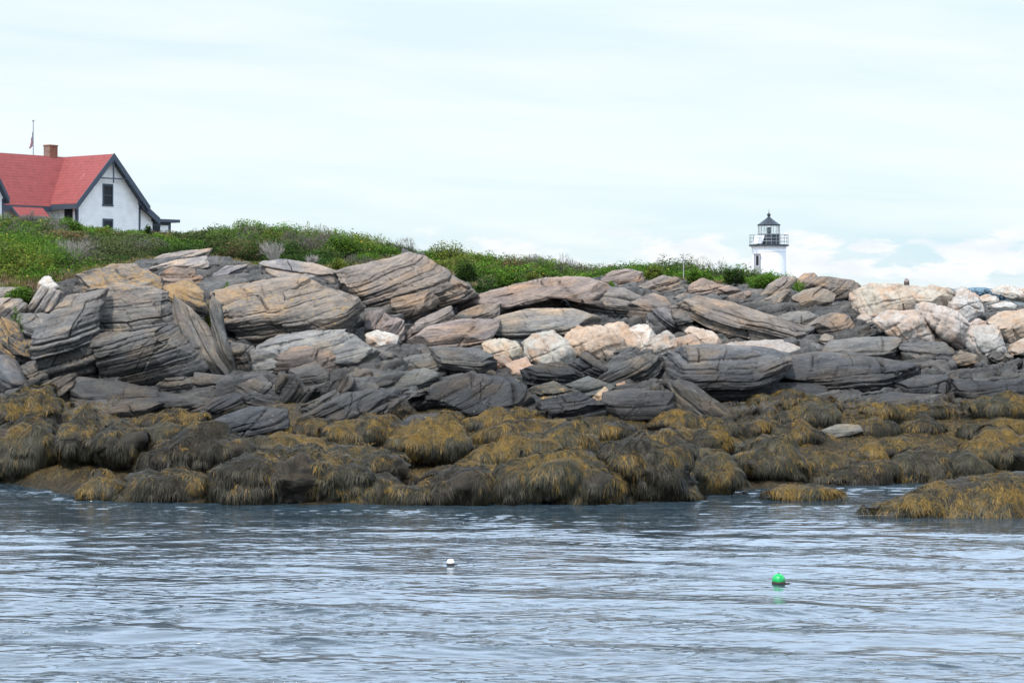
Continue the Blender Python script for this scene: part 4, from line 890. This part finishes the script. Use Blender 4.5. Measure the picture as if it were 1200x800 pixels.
# ------------------------------------------------------------------ lighthouse
M_WHITE = plain('white_paint', (.86, .86, .88), .6, var=.08, scale=1.2, bump=.004)
M_BLACK = plain('black_iron', (.045, .055, .07), .45, .2, var=.2)
M_STEEL = plain('grey_steel', (.35, .37, .4), .4, .5, var=.2)
t = NT('lantern_glass'); t.base((.75, .85, .88)); t.set(Roughness=.03, IOR=1.45); t.b.inputs['Transmission Weight'].default_value = .95; t.b.inputs['Alpha'].default_value = .35; M_GLASS = t.m
t = NT('dark_window_glass'); t.base((.02, .025, .03)); t.set(Roughness=.15); t.b.inputs['Specular IOR Level'].default_value = .15; M_PANE = t.m
def lighthouse():
    D = 212.; x, y, z0 = at(901, 322, D); s = D/F
    root = empty('lighthouse', (x, y, z0)); tag(root, 'short white round lighthouse with black lantern room and railed gallery', 'lighthouse')
    def Y(py): return (322-py)*s
    MB().lathe([(0, -1), (1.86, -1), (1.84, 0), (1.79, Y(296)), (1.79, Y(295.5)), (1.83, Y(295)), (1.83, Y(294)), (1.80, Y(293.5)), (1.82, Y(290)), (2.0, Y(288.5)), (0, Y(288.5))], 48).build('tower', M_WHITE, root)
    MB().lathe([(0, Y(288.4)), (2.12, Y(288.4)), (2.12, Y(286.8)), (2.05, Y(286.6)), (0, Y(286.6))], 40, sm=False).build('gallery_deck', M_BLACK, root)
    MB().lathe([(1.17, Y(286.6)), (1.17, Y(275)), (1.24, Y(274.8)), (1.24, Y(274.2)), (0, Y(274.2))], 10, sm=False).build('lantern_parapet', M_BLACK, root)
    g = MB(); g.lathe([(1.08, Y(274.2)), (1.08, Y(264))], 10, sm=False); g.build('lantern_glass', M_GLASS, root)
    fr = MB()
    for k in range(10):
        a = 2*math.pi*k/10; fr.tube((1.12*math.cos(a), 1.12*math.sin(a), Y(274.2)), (1.12*math.cos(a), 1.12*math.sin(a), Y(264)), .04, n=6)
    fr.build('lantern_frame', M_STEEL, root)
    MB().lathe([(0, Y(274)), (.16, Y(274)), (.2, Y(272)), (.27, Y(270)), (.27, Y(267.5)), (.12, Y(266.4)), (0, Y(266.2))], 14).build('lamp', M_STEEL, root)
    ro = MB().lathe([(1.05, Y(264.2)), (1.24, Y(264.3)), (1.24, Y(263.2)), (1.1, Y(262.4)), (.55, Y(258)), (.2, Y(255)), (.13, Y(254.2)), (.12, Y(253.6))], 20, sm=False).build('lantern_roof', M_BLACK, root)
    MB().lathe([(.10, Y(253.8)), (.14, Y(253.2)), (.2, Y(252.2)), (.19, Y(251)), (.10, Y(250)), (.05, Y(249.6)), (.02, Y(248)), (.012, Y(245))], 14).build('ventilator_ball', M_BLACK, ro)
    ra = MB(); n = 24; rr_ = 2.06
    for k in range(n):
        a = 2*math.pi*k/n; ra.tube((rr_*math.cos(a), rr_*math.sin(a), Y(286.6)), (rr_*math.cos(a), rr_*math.sin(a), Y(275.2)), .022, n=5)
        a2 = 2*math.pi*(k+1)/n
        for py in (275.3, 279, 283): ra.tube((rr_*math.cos(a), rr_*math.sin(a), Y(py)), (rr_*math.cos(a2), rr_*math.sin(a2), Y(py)), .02, n=5)
    ra.build('gallery_railing', M_STEEL, root)
    # doorway dormer on the left flank
    wf = MB(); wf.box(-1.72, -1.18, -1.75, -1.0, Y(330), Y(298.3)); wf.box(-1.80, -1.10, -1.80, -.9, Y(298.3), Y(297.2)); wf.build('window_surround', M_GREYP, root)
    wb = MB(); wb.box(-1.58, -1.32, -1.77, -1.74, Y(311), Y(300)); wb.build('window', M_PANE, root)
    # things standing on the gallery
    for i, (px, lab) in enumerate(((882.5, 'tilted solar panel at the left end of the lighthouse gallery'), (887.5, 'tilted solar panel nearer the lantern on the lighthouse gallery'))):
        p = MB(); u0 = (px-901)*s; zz = Y(286.4)
        p.slab([(u0-.22, -1.75+.1*i, zz+.06), (u0+.3, -1.75+.1*i, zz+.06), (u0+.62, -1.35+.1*i, zz+.95), (u0+.1, -1.35+.1*i, zz+.95)], (0, .05, -.02))
        so = p.build('solar_panel', M_PANEL); so.location = (x, y, z0); tag(so, lab, 'solar panel')
        MB().tube((u0+.35, -1.3+.1*i, zz+.9), (u0+.35, -1.1+.1*i, zz), .02, n=5).build('strut', M_STEEL, so)
    hb = MB(); zz = Y(286.6); u0 = (919-901)*s; hb.tube((u0, -.9, zz), (u0, -.9, zz+1.15), .03, n=6); hb.lathe([(0, 0), (.11, 0), (.13, .1), (.09, .22), (0, .25)], 12, (u0, -.9, zz+1.0))
    ho = hb.build('fog_horn', M_WHITE); ho.location = (x, y, z0); tag(ho, 'small white fog signal on a post at the right of the gallery', 'fog signal')
M_GREYP = plain('grey_trim', (.42, .41, .43), .7, var=.3, scale=3)  # plain grey for the window surround and marker post
M_PANEL = plain('panel_white', (.62, .64, .72), .35, var=.15, scale=4)
lighthouse()

# ------------------------------------------------------------------ keeper's house
def siding():
    t = NT('white_clapboard'); g = t.n('ShaderNodeTexCoord').outputs['Object']
    sx = t.n('ShaderNodeSeparateXYZ'); t.l(g, sx.inputs[0])
    saw = t.math('FRACT', t.math('DIVIDE', sx.outputs[2], .16))
    line = t.ramp(saw, [(.0, .84), (.14, 1.), (1., .97)])
    c = t.mix(1.0, (.93, .93, .93), line, 'MULTIPLY'); c = t.mix(1.0, c, t.ramp(t.noise(g, 1.5, 6, .7), [(.3, .86), (.6, 1.)]), 'MULTIPLY')
    t.base(c); t.set(Roughness=.6); t.bump(saw, .03); return t.m
def shingles():
    t = NT('red_shingles'); g = t.n('ShaderNodeTexCoord').outputs['Object']
    sx = t.n('ShaderNodeSeparateXYZ'); t.l(g, sx.inputs[0])
    saw = t.math('FRACT', t.math('DIVIDE', sx.outputs[2], .21))
    c = t.mix(1.0, (.25, .055, .052), t.ramp(saw, [(0., .62), (.2, 1.), (1., 1.05)]), 'MULTIPLY')
    c = t.mix(1.0, c, t.ramp(t.noise(g, 2.2, 8, .75), [(.3, .75), (.5, 1.), (.75, 1.2)]), 'MULTIPLY')
    c = t.mix(t.ramp(t.noise(t.mapping(g, (1, 1, .5)), 1.1, 8, .8, 1.), [(.60, 0.), (.74, .5)]), c, (.45, .27, .26))
    t.base(c); t.set(Roughness=.85); t.bump(saw, .02); return t.m
def brick():
    t = NT('chimney_brick'); g = t.n('ShaderNodeTexCoord').outputs['Object']
    b = t.n('ShaderNodeTexBrick'); t.l(g, b.inputs[0]); b.inputs['Scale'].default_value = 4; b.inputs['Color1'].default_value = (.24, .085, .045, 1); b.inputs['Color2'].default_value = (.17, .06, .035, 1); b.inputs['Mortar'].default_value = (.25, .2, .17, 1)
    c = t.mix(t.ramp(t.noise(g, 3, 6), [(.45, 0.), (.65, .6)]), b.outputs[0], (.12, .06, .045)); t.base(c); t.set(Roughness=.9); return t.m
M_SIDE, M_SHING, M_BRICK = siding(), shingles(), brick()
M_TRIM = plain('dark_grey_trim', (.060, .078, .105), .6, var=.2, scale=3)
def house():
    D0 = 144.; A = 52.; s = D0/F
    x0 = (90-600)/F*D0; root = empty('keepers_house', (x0, D0, 0), R(A)); tag(root, 'white clapboard cottage with red shingle roof and dark trim on the hill', 'house')
    ze, zb = 11.32, 7.6; W = 6.0; zp = ze+3.25; hw = W/2; sl = (zp-ze)/hw
    T = .16
    # local axes: x along the front gable to the right, y into the house
    Lg = 9.5
    w = MB()
    w.poly([(0,0,zb),(W,0,zb),(W,0,ze),(hw,0,zp),(0,0,ze),(0,Lg,zb),(W,Lg,zb),(W,Lg,ze),(hw,Lg,zp),(0,Lg,ze)],
           [(0,1,2,3,4),(5,9,8,7,6),(0,4,9,5),(1,6,7,2),(0,5,6,1),(4,3,8,9),(3,2,7,8)])
    w.build('gable_wall', M_SIDE, root)
    def gable_roof(cx, hw_, zr, slope, ya, yb, ov=.55, name='roof', leftmat=M_SHING, rightmat=M_SHING, ovx=.45, bt=.22):
        z_e = zr-slope*(hw_+ovx)
        k = math.sqrt(1+slope*slope); up = T*k
        m = MB(); m.slab([(cx-hw_-ovx, ya, z_e), (cx, ya, zr), (cx, yb, zr), (cx-hw_-ovx, yb, z_e)], (0, 0, up)); r1 = m.build(name, leftmat, root)
        m = MB(); m.slab([(cx, ya, zr), (cx+hw_+ovx, ya, z_e), (cx+hw_+ovx, yb, z_e), (cx, yb, zr)], (0, 0, up)); m.build(name, rightmat, root)
        # dark rake boards and soffit, just in front of the roof ends
        for sx in (-1, 1):
            b = MB(); b.slab([(cx+sx*(hw_+ovx+.03), ya-.06, z_e-bt-.03*slope), (cx+sx*.0, ya-.06, zr-bt), (cx+sx*.0, ya-.06, zr+up+.06), (cx+sx*(hw_+ovx+.03), ya-.06, z_e+up+.03)], (0, .055, 0)); b.build('rake_board', M_TRIM, root)
        b = MB(); b.slab([(cx+hw_*.02, ya, zr-.03), (cx+hw_+ovx, ya, z_e-.03), (cx+hw_+ovx, yb, z_e-.03), (cx+hw_*.02, yb, zr-.03)], (0, 0, -.05)); b.build('soffit', M_TRIM, root)
        b = MB(); b.box(cx-hw_-ovx-.06, cx-hw_-ovx-.005, ya, yb, z_e-.16, z_e+.2); b.build('eave_board', M_TRIM, root)
    gable_roof(hw, hw, zp, sl, -.55, Lg)
    # main wing: ridge runs left and toward the camera, front wall set back by Lr
    Lr = 2.75; ridge_y = Lr+2.25; zr = zp+.02; xm = -11.
    m = MB(); m.poly([(xm,Lr,zb),(0,Lr,zb),(0,Lr,ze-.1),(xm,Lr,ze-.1),(xm,ridge_y+2.25,zb),(0,ridge_y+2.25,zb),(0,ridge_y+2.25,ze-.1),(xm,ridge_y+2.25,ze-.1),(xm,ridge_y,zp-.2),(0,ridge_y,zp-.2)],
                     [(0,1,2,3),(4,7,6,5),(0,3,8,7,4),(1,5,6,9,2),(3,2,9,8),(7,8,9,6)]); m.build('wing_wall', M_SIDE, root)
    sl2 = (zp-ze)/2.25; zl = zr-sl2*(2.25+.45)
    m = MB(); m.slab([(xm-.4, Lr-.45, zl), (hw, Lr-.45, zl), (hw, ridge_y, zr), (xm-.4, ridge_y, zr)], (0, 0, T*1.3)); m.build('wing_roof', M_SHING, root)
    m = MB(); m.slab([(xm-.4, ridge_y, zr), (hw, ridge_y, zr), (hw, ridge_y+2.7, zl), (xm-.4, ridge_y+2.7, zl)], (0, 0, T*1.3)); m.build('wing_roof', M_SHING, root)
    m = MB(); m.box(xm-.4, -.45, Lr-.52, Lr-.455, zl-.18, zl+.2); m.build('eave_board', M_TRIM, root)
    # second cross gable at the left
    g2 = -7.55; hw2 = 1.65; sg = 1.65; zt2 = ze+sg*hw2
    m = MB(); m.poly([(g2-hw2,.8,zb),(g2+hw2,.8,zb),(g2+hw2,.8,ze),(g2,.8,zt2),(g2-hw2,.8,ze),(g2-hw2,4.5,zb),(g2+hw2,4.5,zb),(g2+hw2,4.5,ze),(g2,4.5,zt2),(g2-hw2,4.5,ze)],
                     [(0,1,2,3,4),(5,9,8,7,6),(0,4,9,5),(1,6,7,2),(0,5,6,1),(4,3,8,9),(3,2,7,8)]); m.build('gable_wall', M_SIDE, root)
    gable_roof(g2, hw2, zt2, sg, .45, 4.6, ovx=.22, bt=.02)
    # porch roof between the gables
    pz = zl+.02
    m = MB(); m.slab([(-4.0, Lr-1.6, pz-.95), (-1.3, Lr-1.6, pz-.95), (-1.3, Lr-.42, pz), (-4.0, Lr-.42, pz)], (0, 0, .14)); m.build('porch_roof', M_SHING, root)
    m = MB(); m.box(-4.05, -1.25, Lr-1.68, Lr-1.605, pz-1.06, pz-.78); m.slab([(-4.06, Lr-1.6, pz-1.02), (-4.01, Lr-1.6, pz-1.02), (-4.01, Lr-.42, pz-.06), (-4.06, Lr-.42, pz-.06)], (0, 0, .2)); m.build('porch_trim', M_TRIM, root)
    m = MB(); m.box(-3.9, -3.78, Lr-1.55, Lr-1.42, zb, pz-1.1); m.build('porch_post', M_TRIM, root)
    # lean-to on the right and its flat porch
    za = ze-.30; lw = 1.35; zc = za-.85
    m = MB(); m.poly([(W+.003,.15,zb),(W+lw,.15,zb),(W+lw,.15,zc),(W+.003,.15,za),(W+.003,5,zb),(W+lw,5,zb),(W+lw,5,zc),(W+.003,5,za)],
                     [(0,1,2,3),(4,7,6,5),(1,5,6,2),(3,2,6,7),(0,3,7,4),(0,4,5,1)]); m.build('lean_to_wall', M_SIDE, root)
    m = MB(); m.slab([(W-.2, -.3, za+.18), (W+lw+.3, -.3, zc-.12), (W+lw+.3, 5.3, zc-.12), (W-.2, 5.3, za+.18)], (0, 0, .16)); m.build('lean_to_roof', M_TRIM, root)
    m = MB(); m.slab([(W-.1, -.36, za-.12), (W+lw+.33, -.36, zc-.42), (W+lw+.33, -.36, zc+.08), (W-.1, -.36, za+.42)], (0, .055, 0)); m.build('rake_board', M_TRIM, root)
    m = MB(); m.box(W+lw+.01, W+lw+2.1, .5, 4.2, zb, zc-.35); m.build('side_porch_wall', M_SIDE, root)
    m = MB(); m.box(W+lw-.1, W+lw+2.75, .1, 4.8, zc-.2, zc-.02); m.slab([(W+lw-.1, .1, zc-.018), (W+lw+2.75, .1, zc-.018), (W+lw+2.65, 4.7, zc+.1), (W+lw-.1, 4.7, zc+.16)], (0, 0, .05)); m.build('side_porch_roof', M_TRIM, root)
    m = MB(); m.box(W+lw+1.92, W+lw+2.12, .44, .497, zb, zc-.2); m.box(W+lw+.02, W+lw+1.05, .44, .497, zb, zc-.2); m.box(W+lw+1.05, W+lw+1.92, .44, .497, zc-.42, zc-.2); m.build('side_porch_trim', M_TRIM, root)
    m = MB(); m.box(W+lw+.15, W+lw+.95, .40, .437, zb, zc-.5); m.build('door', M_PANE, root)
    # corner boards
    for (xx, yy) in ((-.02, -.035), (W-.14, -.035)):
        m = MB(); m.box(xx, xx+.16, yy, yy+.03, zb, ze+(.0 if xx < 1 else -.02)); m.build('corner_board', M_TRIM, root)
    m = MB(); m.box(-.035, -.005, 0, .16, zb, ze-.3); m.build('corner_board', M_TRIM, root)
    m = MB(); m.box(g2+hw2-.12, g2+hw2+.03, .765, .795, zb, ze-.1); m.build('corner_board', M_TRIM, root)
    # windows
    def window(xa, xb_, za_, zb_, yy=0., mid=True):
        f = MB(); t_ = .11
        for (a, b, c, d) in ((xa-t_, xb_+t_, zb_, zb_+.16), (xa-t_-.04, xb_+t_+.04, za_-.13, za_), (xa-t_, xa, za_, zb_), (xb_, xb_+t_, za_, zb_)): f.box(a, b, yy-.06, yy-.003, c, d)
        if mid: f.box(xa, xb_, yy-.045, yy-.022, (za_+zb_)/2-.03, (za_+zb_)/2+.03)
        fo = f.build('window', M_TRIM, root)
        p = MB(); p.box(xa, xb_, yy-.02, yy-.004, za_, zb_); p.build('pane', M_PANE, fo)
    window(2.5, 3.25, 11.1, 12.45); window(2.5, 3.25, 8.4, 9.9)
    window(g2-.25, g2+.75, 11.0, 12.5, .8); 
    window(-2.0, -1.1, 8.6, 10.0, Lr, False)
    m = MB(); m.box(-.035, -.004, .45, 1.35, 8.2, 10.9); m.build('door', M_PANE, root)
    # gable ties
    for (cx, yy, zz, hh) in ((hw, -.53, zp-1.62, 1.45), (g2, .47, zt2-1.25, 1.1)):
        m = MB(); m.box(cx-(1.5 if cx > 0 else .75), cx+(1.5 if cx > 0 else .75), yy, yy+.06, zz, zz+.09); m.box(cx-.045, cx+.045, yy-.012, yy+.048, zz-.28, zz+hh); m.build('gable_tie', M_TRIM, root)
    # chimney
    m = MB(); m.box(1.5, 2.25, ridge_y-.1, ridge_y+.6, zp-.6, zp+.98); m.box(1.47, 2.28, ridge_y-.13, ridge_y+.63, zp+.98, zp+1.08); m.build('chimney', M_BRICK, root)
    # pots / seat on the porch
house()
# garden seat half hidden by the bushes
x, y, z = at(42, 263, 139.5)
m = MB(); m.box(-.9, .9, -.3, .3, 0, .07); m.box(-.9, -.8, -.3, .3, -1.2, .55); m.box(.8, .9, -.3, .3, -1.2, .55); m.box(-.9, .9, .28, .34, .2, .62)
o = m.build('garden_bench', plain('weathered_wood', (.20, .19, .18), .8, var=.3)); o.location = (x, y, z); o.rotation_euler = (0, 0, R(40)); tag(o, 'weathered grey bench half hidden by bushes before the porch', 'bench')

# ------------------------------------------------------------------ flag and pole
D = 158.; x, y, zt = at(39, 142, D); s = D/F
root = empty('flagpole', (x, y, 8.5)); tag(root, 'thin white flagpole rising behind the red roof', 'flagpole')
MB().tube((0, 0, 0), (0, 0, zt-8.5), .06,   .04, 8).build('pole', M_STEEL, root)
MB().lathe([(0, -.09), (.07, -.06), (.1, 0), (.07, .06), (0, .09)], 10, (0, 0, zt-8.5+.03)).build('finial', M_STEEL, root)
def flag_mat():
    t = NT('flag_cloth'); a = t.attr('cloth').outputs['Vector']; sx = t.n('ShaderNodeSeparateXYZ'); t.l(a, sx.inputs[0])
    st = t.math('GREATER_THAN', t.math('FRACT', t.math('MULTIPLY', sx.outputs[1], 6.5)), .5)
    c = t.mix(st, (.55, .04, .08), (.85, .83, .85))
    can = t.math('MULTIPLY', t.math('LESS_THAN', sx.outputs[0], .4), t.math('GREATER_THAN', sx.outputs[1], .462))
    vo = t.n('ShaderNodeTexVoronoi'); vo.inputs['Scale'].default_value = 14; t.l(a, vo.inputs[0]); vo.inputs['Randomness'].default_value = 0
    blue = t.mix(t.ramp(vo.outputs['Distance'], [(.22, 1.), (.3, 0.)]), (.035, .05, .15), (.6, .6, .65))
    t.base(t.mix(can, c, blue)); t.set(Roughness=.8); return t.m
nu, nv = 60, 40; U, Vv = np.meshgrid(np.linspace(0, 1, nu), np.linspace(0, 1, nv))
# limp flag: the fly end drops down beside the pole in folds
H_ = 1.25; Ln = 1.9
fx = .04+.30*U**.8*(1-.35*Vv)*1.35+.05*np.sin(U*9+Vv*3)*U
fz = (zt-.75)-(1-Vv)*H_*(1-.35*U)-U**1.1*1.15*(.55+.45*Vv)
fy = .12*np.sin(U*13+Vv*2.2)*(.3+U)+.05*np.sin(Vv*8+U*5)
P = np.stack([-fx+.16*U, fy, fz-8.5], -1)
fo = mesh_np('flag', P.reshape(-1, 3), grid_quads(nv, nu), flag_mat(), None, True, {'cloth': ('FLOAT_VECTOR', np.stack([U, Vv, U*0], -1).reshape(-1, 3))})
fo.location = (x, y, 8.5); tag(fo, 'limp United States flag with red and white stripes on the flagpole', 'flag')

# ------------------------------------------------------------------ small things
o, _, _ = rock('standing_stone', [(1059.8, 340), (1060.2, 330), (1061.5, 326.5), (1063.5, 324.5), (1065.8, 328), (1066.2, 340)], 771, D=70.5, kind='g', tone=(.26, .25, .28), amp=.12, ex=2.6, lo=0, hi=.1, step=.6)
rebase(o); tag(o, 'small upright grey stone alone on top of the cream rock wall', 'stone')
o, _, _ = rock('boulder', [(1040, 338), (1047, 332.5), (1056, 333.5), (1058, 338)], 775, D=71.5, kind='g', tone=(.16, .15, .15), amp=.5, step=.7); rebase(o); tag(o, 'low dark stone left of the small upright grey stone on the skyline', 'stone')
o, _, _ = rock('boulder', [(1068, 339), (1070, 334.5), (1076, 335.5), (1078, 339)], 779, D=71, kind='g', tone=(.22, .17, .15), amp=.5, step=.7); rebase(o); tag(o, 'tiny reddish stone right of the small upright grey stone on the skyline', 'stone')
p = at(801, 309, 84); m = MB(); m.tube((0, 0, -.6), (0, 0, .36), .018, .014, 6); m.tube((-.03, 0, .3), (.03, 0, .3), .014, n=5)
o = m.build('marker_post', M_GREYP); o.location = p; tag(o, 'thin marker post sticking up from the bushes left of the lighthouse', 'post')

def buoy(name, label, px, py, rad, body, band, rope=False):
    D = F*EYE/(py-HZ); root = empty(name, ((px-600)/F*D, D, 0)); tag(root, label, 'buoy')
    k = 20; prof = [(max(.001, rad*math.cos(t)), rad*math.sin(t)) for t in np.linspace(-math.pi/2, math.pi/2, 20)]
    MB().lathe(prof, 28, (0, 0, rad*.45)).build('float', body, root)
    MB().lathe([(rad*.93, -.018), (rad*1.02, -.01), (rad*1.02, .018), (rad*.93, .025)], 28, (0, 0, rad*.12)).build('waterline_band', band, root)
    MB().tube((0, 0, rad*1.40), (0, 0, rad*1.55), rad*.16, rad*.12, 10).build('eye', band, root)
    m = MB(); rr = np.random.default_rng(int(px))
    for k in range(14): 
        a = rr.uniform(-.6, 1.2); m.tube((rad*.9*math.cos(a), -rad*.5*math.sin(a+.8), rad*.02), (rad*(1.1+.8*rr.random())*math.cos(a), -rad*math.sin(a+.8), -.004+.02*rr.random()), rad*.05, rad*.02, 4)
    m.build('weed_tuft', M_SLIME, root)
    return root, D
t = NT('green_float'); g = t.n('ShaderNodeTexCoord').outputs['Object']
c = t.mix(t.ramp(t.noise(g, 9, 6, .7), [(.42, 0.), (.62, .8)]), (.0, .42, .09), (.01, .17, .06)); sz = t.n('ShaderNodeSeparateXYZ'); t.l(g, sz.inputs[0])
c = t.mix(t.ramp(t.math('ADD', t.math('MULTIPLY', sz.outputs[2], 6.), t.math('MULTIPLY', t.noise(g, 20, 4), .3)), [(.16, .85), (.36, 0.)]), c, (.05, .04, .03))
t.base(c); t.set(Roughness=.3); M_GRN = t.m
t = NT('white_float'); t.base((.85, .83, .82)); t.set(Roughness=.35); M_WF = t.m
M_SLIME = plain('slimed_band', (.07, .05, .04), .7, var=.4, scale=30)
buoy('mooring_buoy', 'glossy green ball buoy afloat at the lower right', 912.5, 683, .105, M_GRN, M_SLIME)
buoy('mooring_buoy', 'small white ball buoy afloat near the middle', 528, 661, .065, M_WF, M_SLIME)

# ------------------------------------------------------------------ sea
upx = np.concatenate([np.linspace(-3500, -60, 90)[:-1], np.linspace(-60, 1260, 900), np.linspace(1260, 4700, 90)[1:]])
rows = [12.]
while rows[-1] < 52: rows.append(rows[-1]+.020+.00155*max(0, rows[-1]-20))
rows += list(np.geomspace(rows[-1]*1.003, 9000, 160))
rows = np.array(rows); UX, RD = np.meshgrid(upx, rows); X = (UX-600)/F*RD; Y = RD
Zw = np.zeros_like(X, dtype=np.float64)
r = np.random.default_rng(8)
wx = X+.35*fbm(X*.35, Y*.35, X*0, 2, 3); wy = Y+.35*fbm(X*.35+5, Y*.35, X*0+4, 2, 4)
fade = smooth(75, 48, Y)
gust = .75+.55*fbm(X*.16, Y*.3, X*0, 3, 19)
DX = np.zeros_like(Zw); DY = np.zeros_like(Zw)
shore = smooth(-2.6, -.6, Y-np.interp(UX, GC, F*EYE/(np.array(YW)-HZ)))*smooth(1.5, 0, Y-np.interp(UX, GC, F*EYE/(np.array(YW)-HZ)))
patch = np.clip(.55+1.0*fbm(X*.22, Y*.75, X*0, 3, 19), .15, 1.4); patch2 = np.clip(.35+1.5*fbm(X*.45+3, Y*1.5, X*0, 3, 29), .0, 1.6)
nearsh = smooth(33, 39, Y)
for i in range(60):
    lam = .13*(16**r.random()); ang = r.normal(0, .30)+.08; k = 2*math.pi/lam
    ph = (wx*math.sin(ang)+wy*math.cos(ang))*k+r.uniform(0, 6.28)
    a = (.0036*lam)*(.5+r.random())*(1.2 if lam < .5 else .85)
    am = a*(patch2*patch+.22+1.2*shore if lam < .55 else patch*(1-.58*nearsh))*(1+.3*smooth(36, 29, Y))
    Zw += am*np.cos(ph); DX -= am*math.sin(ang)*np.sin(ph)*1.2; DY -= am*math.cos(ang)*np.sin(ph)*1.2
Zw *= fade
Zw = np.where(Y > 75, 0, Zw); X = X+DX*fade; Y = Y+DY*fade
t = NT('sea_water'); g = t.n('ShaderNodeTexCoord').outputs['Object']
t.base((.024, .040, .052)); t.set(Roughness=.03, IOR=1.50); t.b.inputs['Specular IOR Level'].default_value = .5
rd = t.noise(t.mapping(g, (1.1, 4.2, 1)), 1.5, 3, .5, .35)
rg_ = t.ramp(t.math('ABSOLUTE', t.math('SUBTRACT', rd, .5)), [(0., 1.), (.012, .35), (.028, 0.)])
pm = t.ramp(t.noise(t.mapping(g, (.25, .8, 1)), 1.0, 4, .6), [(.48, 0.), (.68, 1.)])
p1 = t.bump(t.math('MULTIPLY', rg_, pm), .022, 1.)
t.bump(t.noise(t.mapping(g, (1.0, 2.4, 1)), 9, 3, .5, .2), .006, .4, p1)
sea = mesh_np('sea', np.stack([X, Y, Zw], -1).reshape(-1, 3), grid_quads(*X.shape), t.m, None, True)
tag(sea, kind='structure')

# ------------------------------------------------------------------ sky, sun, camera
SUN_EL, SUN_AZ = R(58), R(-152)     # azimuth measured from +Y towards +X
w = bpy.data.worlds.new('World'); sc.world = w; w.use_nodes = True; nt = w.node_tree; nt.nodes.clear()
out = nt.nodes.new('ShaderNodeOutputWorld'); bg = nt.nodes.new('ShaderNodeBackground'); nt.links.new(bg.outputs[0], out.inputs[0]); bg.inputs[1].default_value = .10
T_ = NT.__new__(NT); T_.t = nt; T_.m = None
sky = T_.n('ShaderNodeTexSky', sky_type='NISHITA', sun_disc=False, sun_elevation=SUN_EL, sun_rotation=SUN_AZ, air_density=1.0, dust_density=.6, ozone_density=1.5)
g = T_.n('ShaderNodeTexCoord').outputs['Generated']; sx = T_.n('ShaderNodeSeparateXYZ'); T_.l(g, sx.inputs[0])
el = sx.outputs[2]; az = T_.math('ARCTAN2', sx.outputs[0], sx.outputs[1])
def comb(a, b, c=0.):
    x = T_.n('ShaderNodeCombineXYZ')
    for i, v in enumerate((a, b, c)):
        if isinstance(v, (int, float)): x.inputs[i].default_value = v
        else: T_.l(v, x.inputs[i])
    return x.outputs[0]
# high thin overcast, streaked; unseen sky above the frame brightened to light walls, water
st = T_.noise(comb(T_.math('MULTIPLY', az, 3.0), T_.math('MULTIPLY', T_.math('ADD', el, T_.math('MULTIPLY', az, .07)), 26.)), 1.6, 6, .55, .3)
elr = T_.ramp(el, [(0., (.66, .88, 1.)), (.035, (.74, .95, 1.05)), (.075, (.93, 1.06, 1.1)), (.12, (.84, 1.0, 1.09)), (.145, (.86, 1.03, 1.16)), (.18, (1.75, 2.2, 2.85)), (.4, (1.9, 2.35, 2.9)), (1., (.9, 1.0, 1.15))])
elr = T_.mix(1.0, elr, (10., 10., 10.), 'MULTIPLY')
cl = T_.mix(T_.ramp(st, [(.32, 0.), (.66, .85)]), elr, (10.4, 11., 11.))
cl2 = T_.mix(T_.ramp(el, [(.14, 0.), (.2, 1.)]), cl, elr)
base = T_.mix(.86, sky.outputs[0], cl2)
# low cumulus
cu = T_.noise(comb(T_.math('MULTIPLY', az, 14.), T_.math('MULTIPLY', el, 42.)), 1.7, 7, .55, .2)
band = T_.ramp(el, [(0., 0.), (.008, .34), (.017, .52), (.024, .40), (.036, 0.)])
cm = T_.ramp(T_.math('ADD', cu, T_.math('MULTIPLY', band, .36)), [(.60, 0.), (.67, 1.)])
cm = T_.math('MULTIPLY', cm, T_.ramp(band, [(0.03, 0.), (.2, .9)]))
cuc = T_.mix(T_.ramp(T_.noise(comb(T_.math('MULTIPLY', az, 30.), T_.math('MULTIPLY', el, 70.)), 1.5, 4), [(.35, 0.), (.65, 1.)]), (9.0, 9.5, 10.1), (10.6, 10.6, 10.6))
fin = T_.mix(cm, base, cuc)
nt.links.new(fin, bg.inputs[0])
sun = bpy.data.lights.new('sun', 'SUN'); sun.energy = 4.2; sun.angle = R(5); sun.color = (1., .95, .88)
so = bpy.data.objects.new('sun', sun); col.objects.link(so)
from mathutils import Vector
dv_ = Vector((math.sin(SUN_AZ)*math.cos(SUN_EL), math.cos(SUN_AZ)*math.cos(SUN_EL), math.sin(SUN_EL)))
so.rotation_euler = (-dv_).to_track_quat('-Z', 'Y').to_euler(); so.location = (0, 0, 60)
cam = bpy.data.cameras.new('camera'); co = bpy.data.objects.new('camera', cam); col.objects.link(co); sc.camera = co
co.location = (0, 0, EYE); co.rotation_euler = (R(90), 0, 0); cam.sensor_width = 36; cam.lens = 36*F/1200; cam.shift_y = -(400-HZ)/1200
cam.clip_start = .5; cam.clip_end = 20000
sc.view_settings.view_transform = 'Standard'; sc.view_settings.look = 'None'; sc.view_settings.exposure = 0
sc.cycles.use_denoising = True; sc.cycles.max_bounces = 6
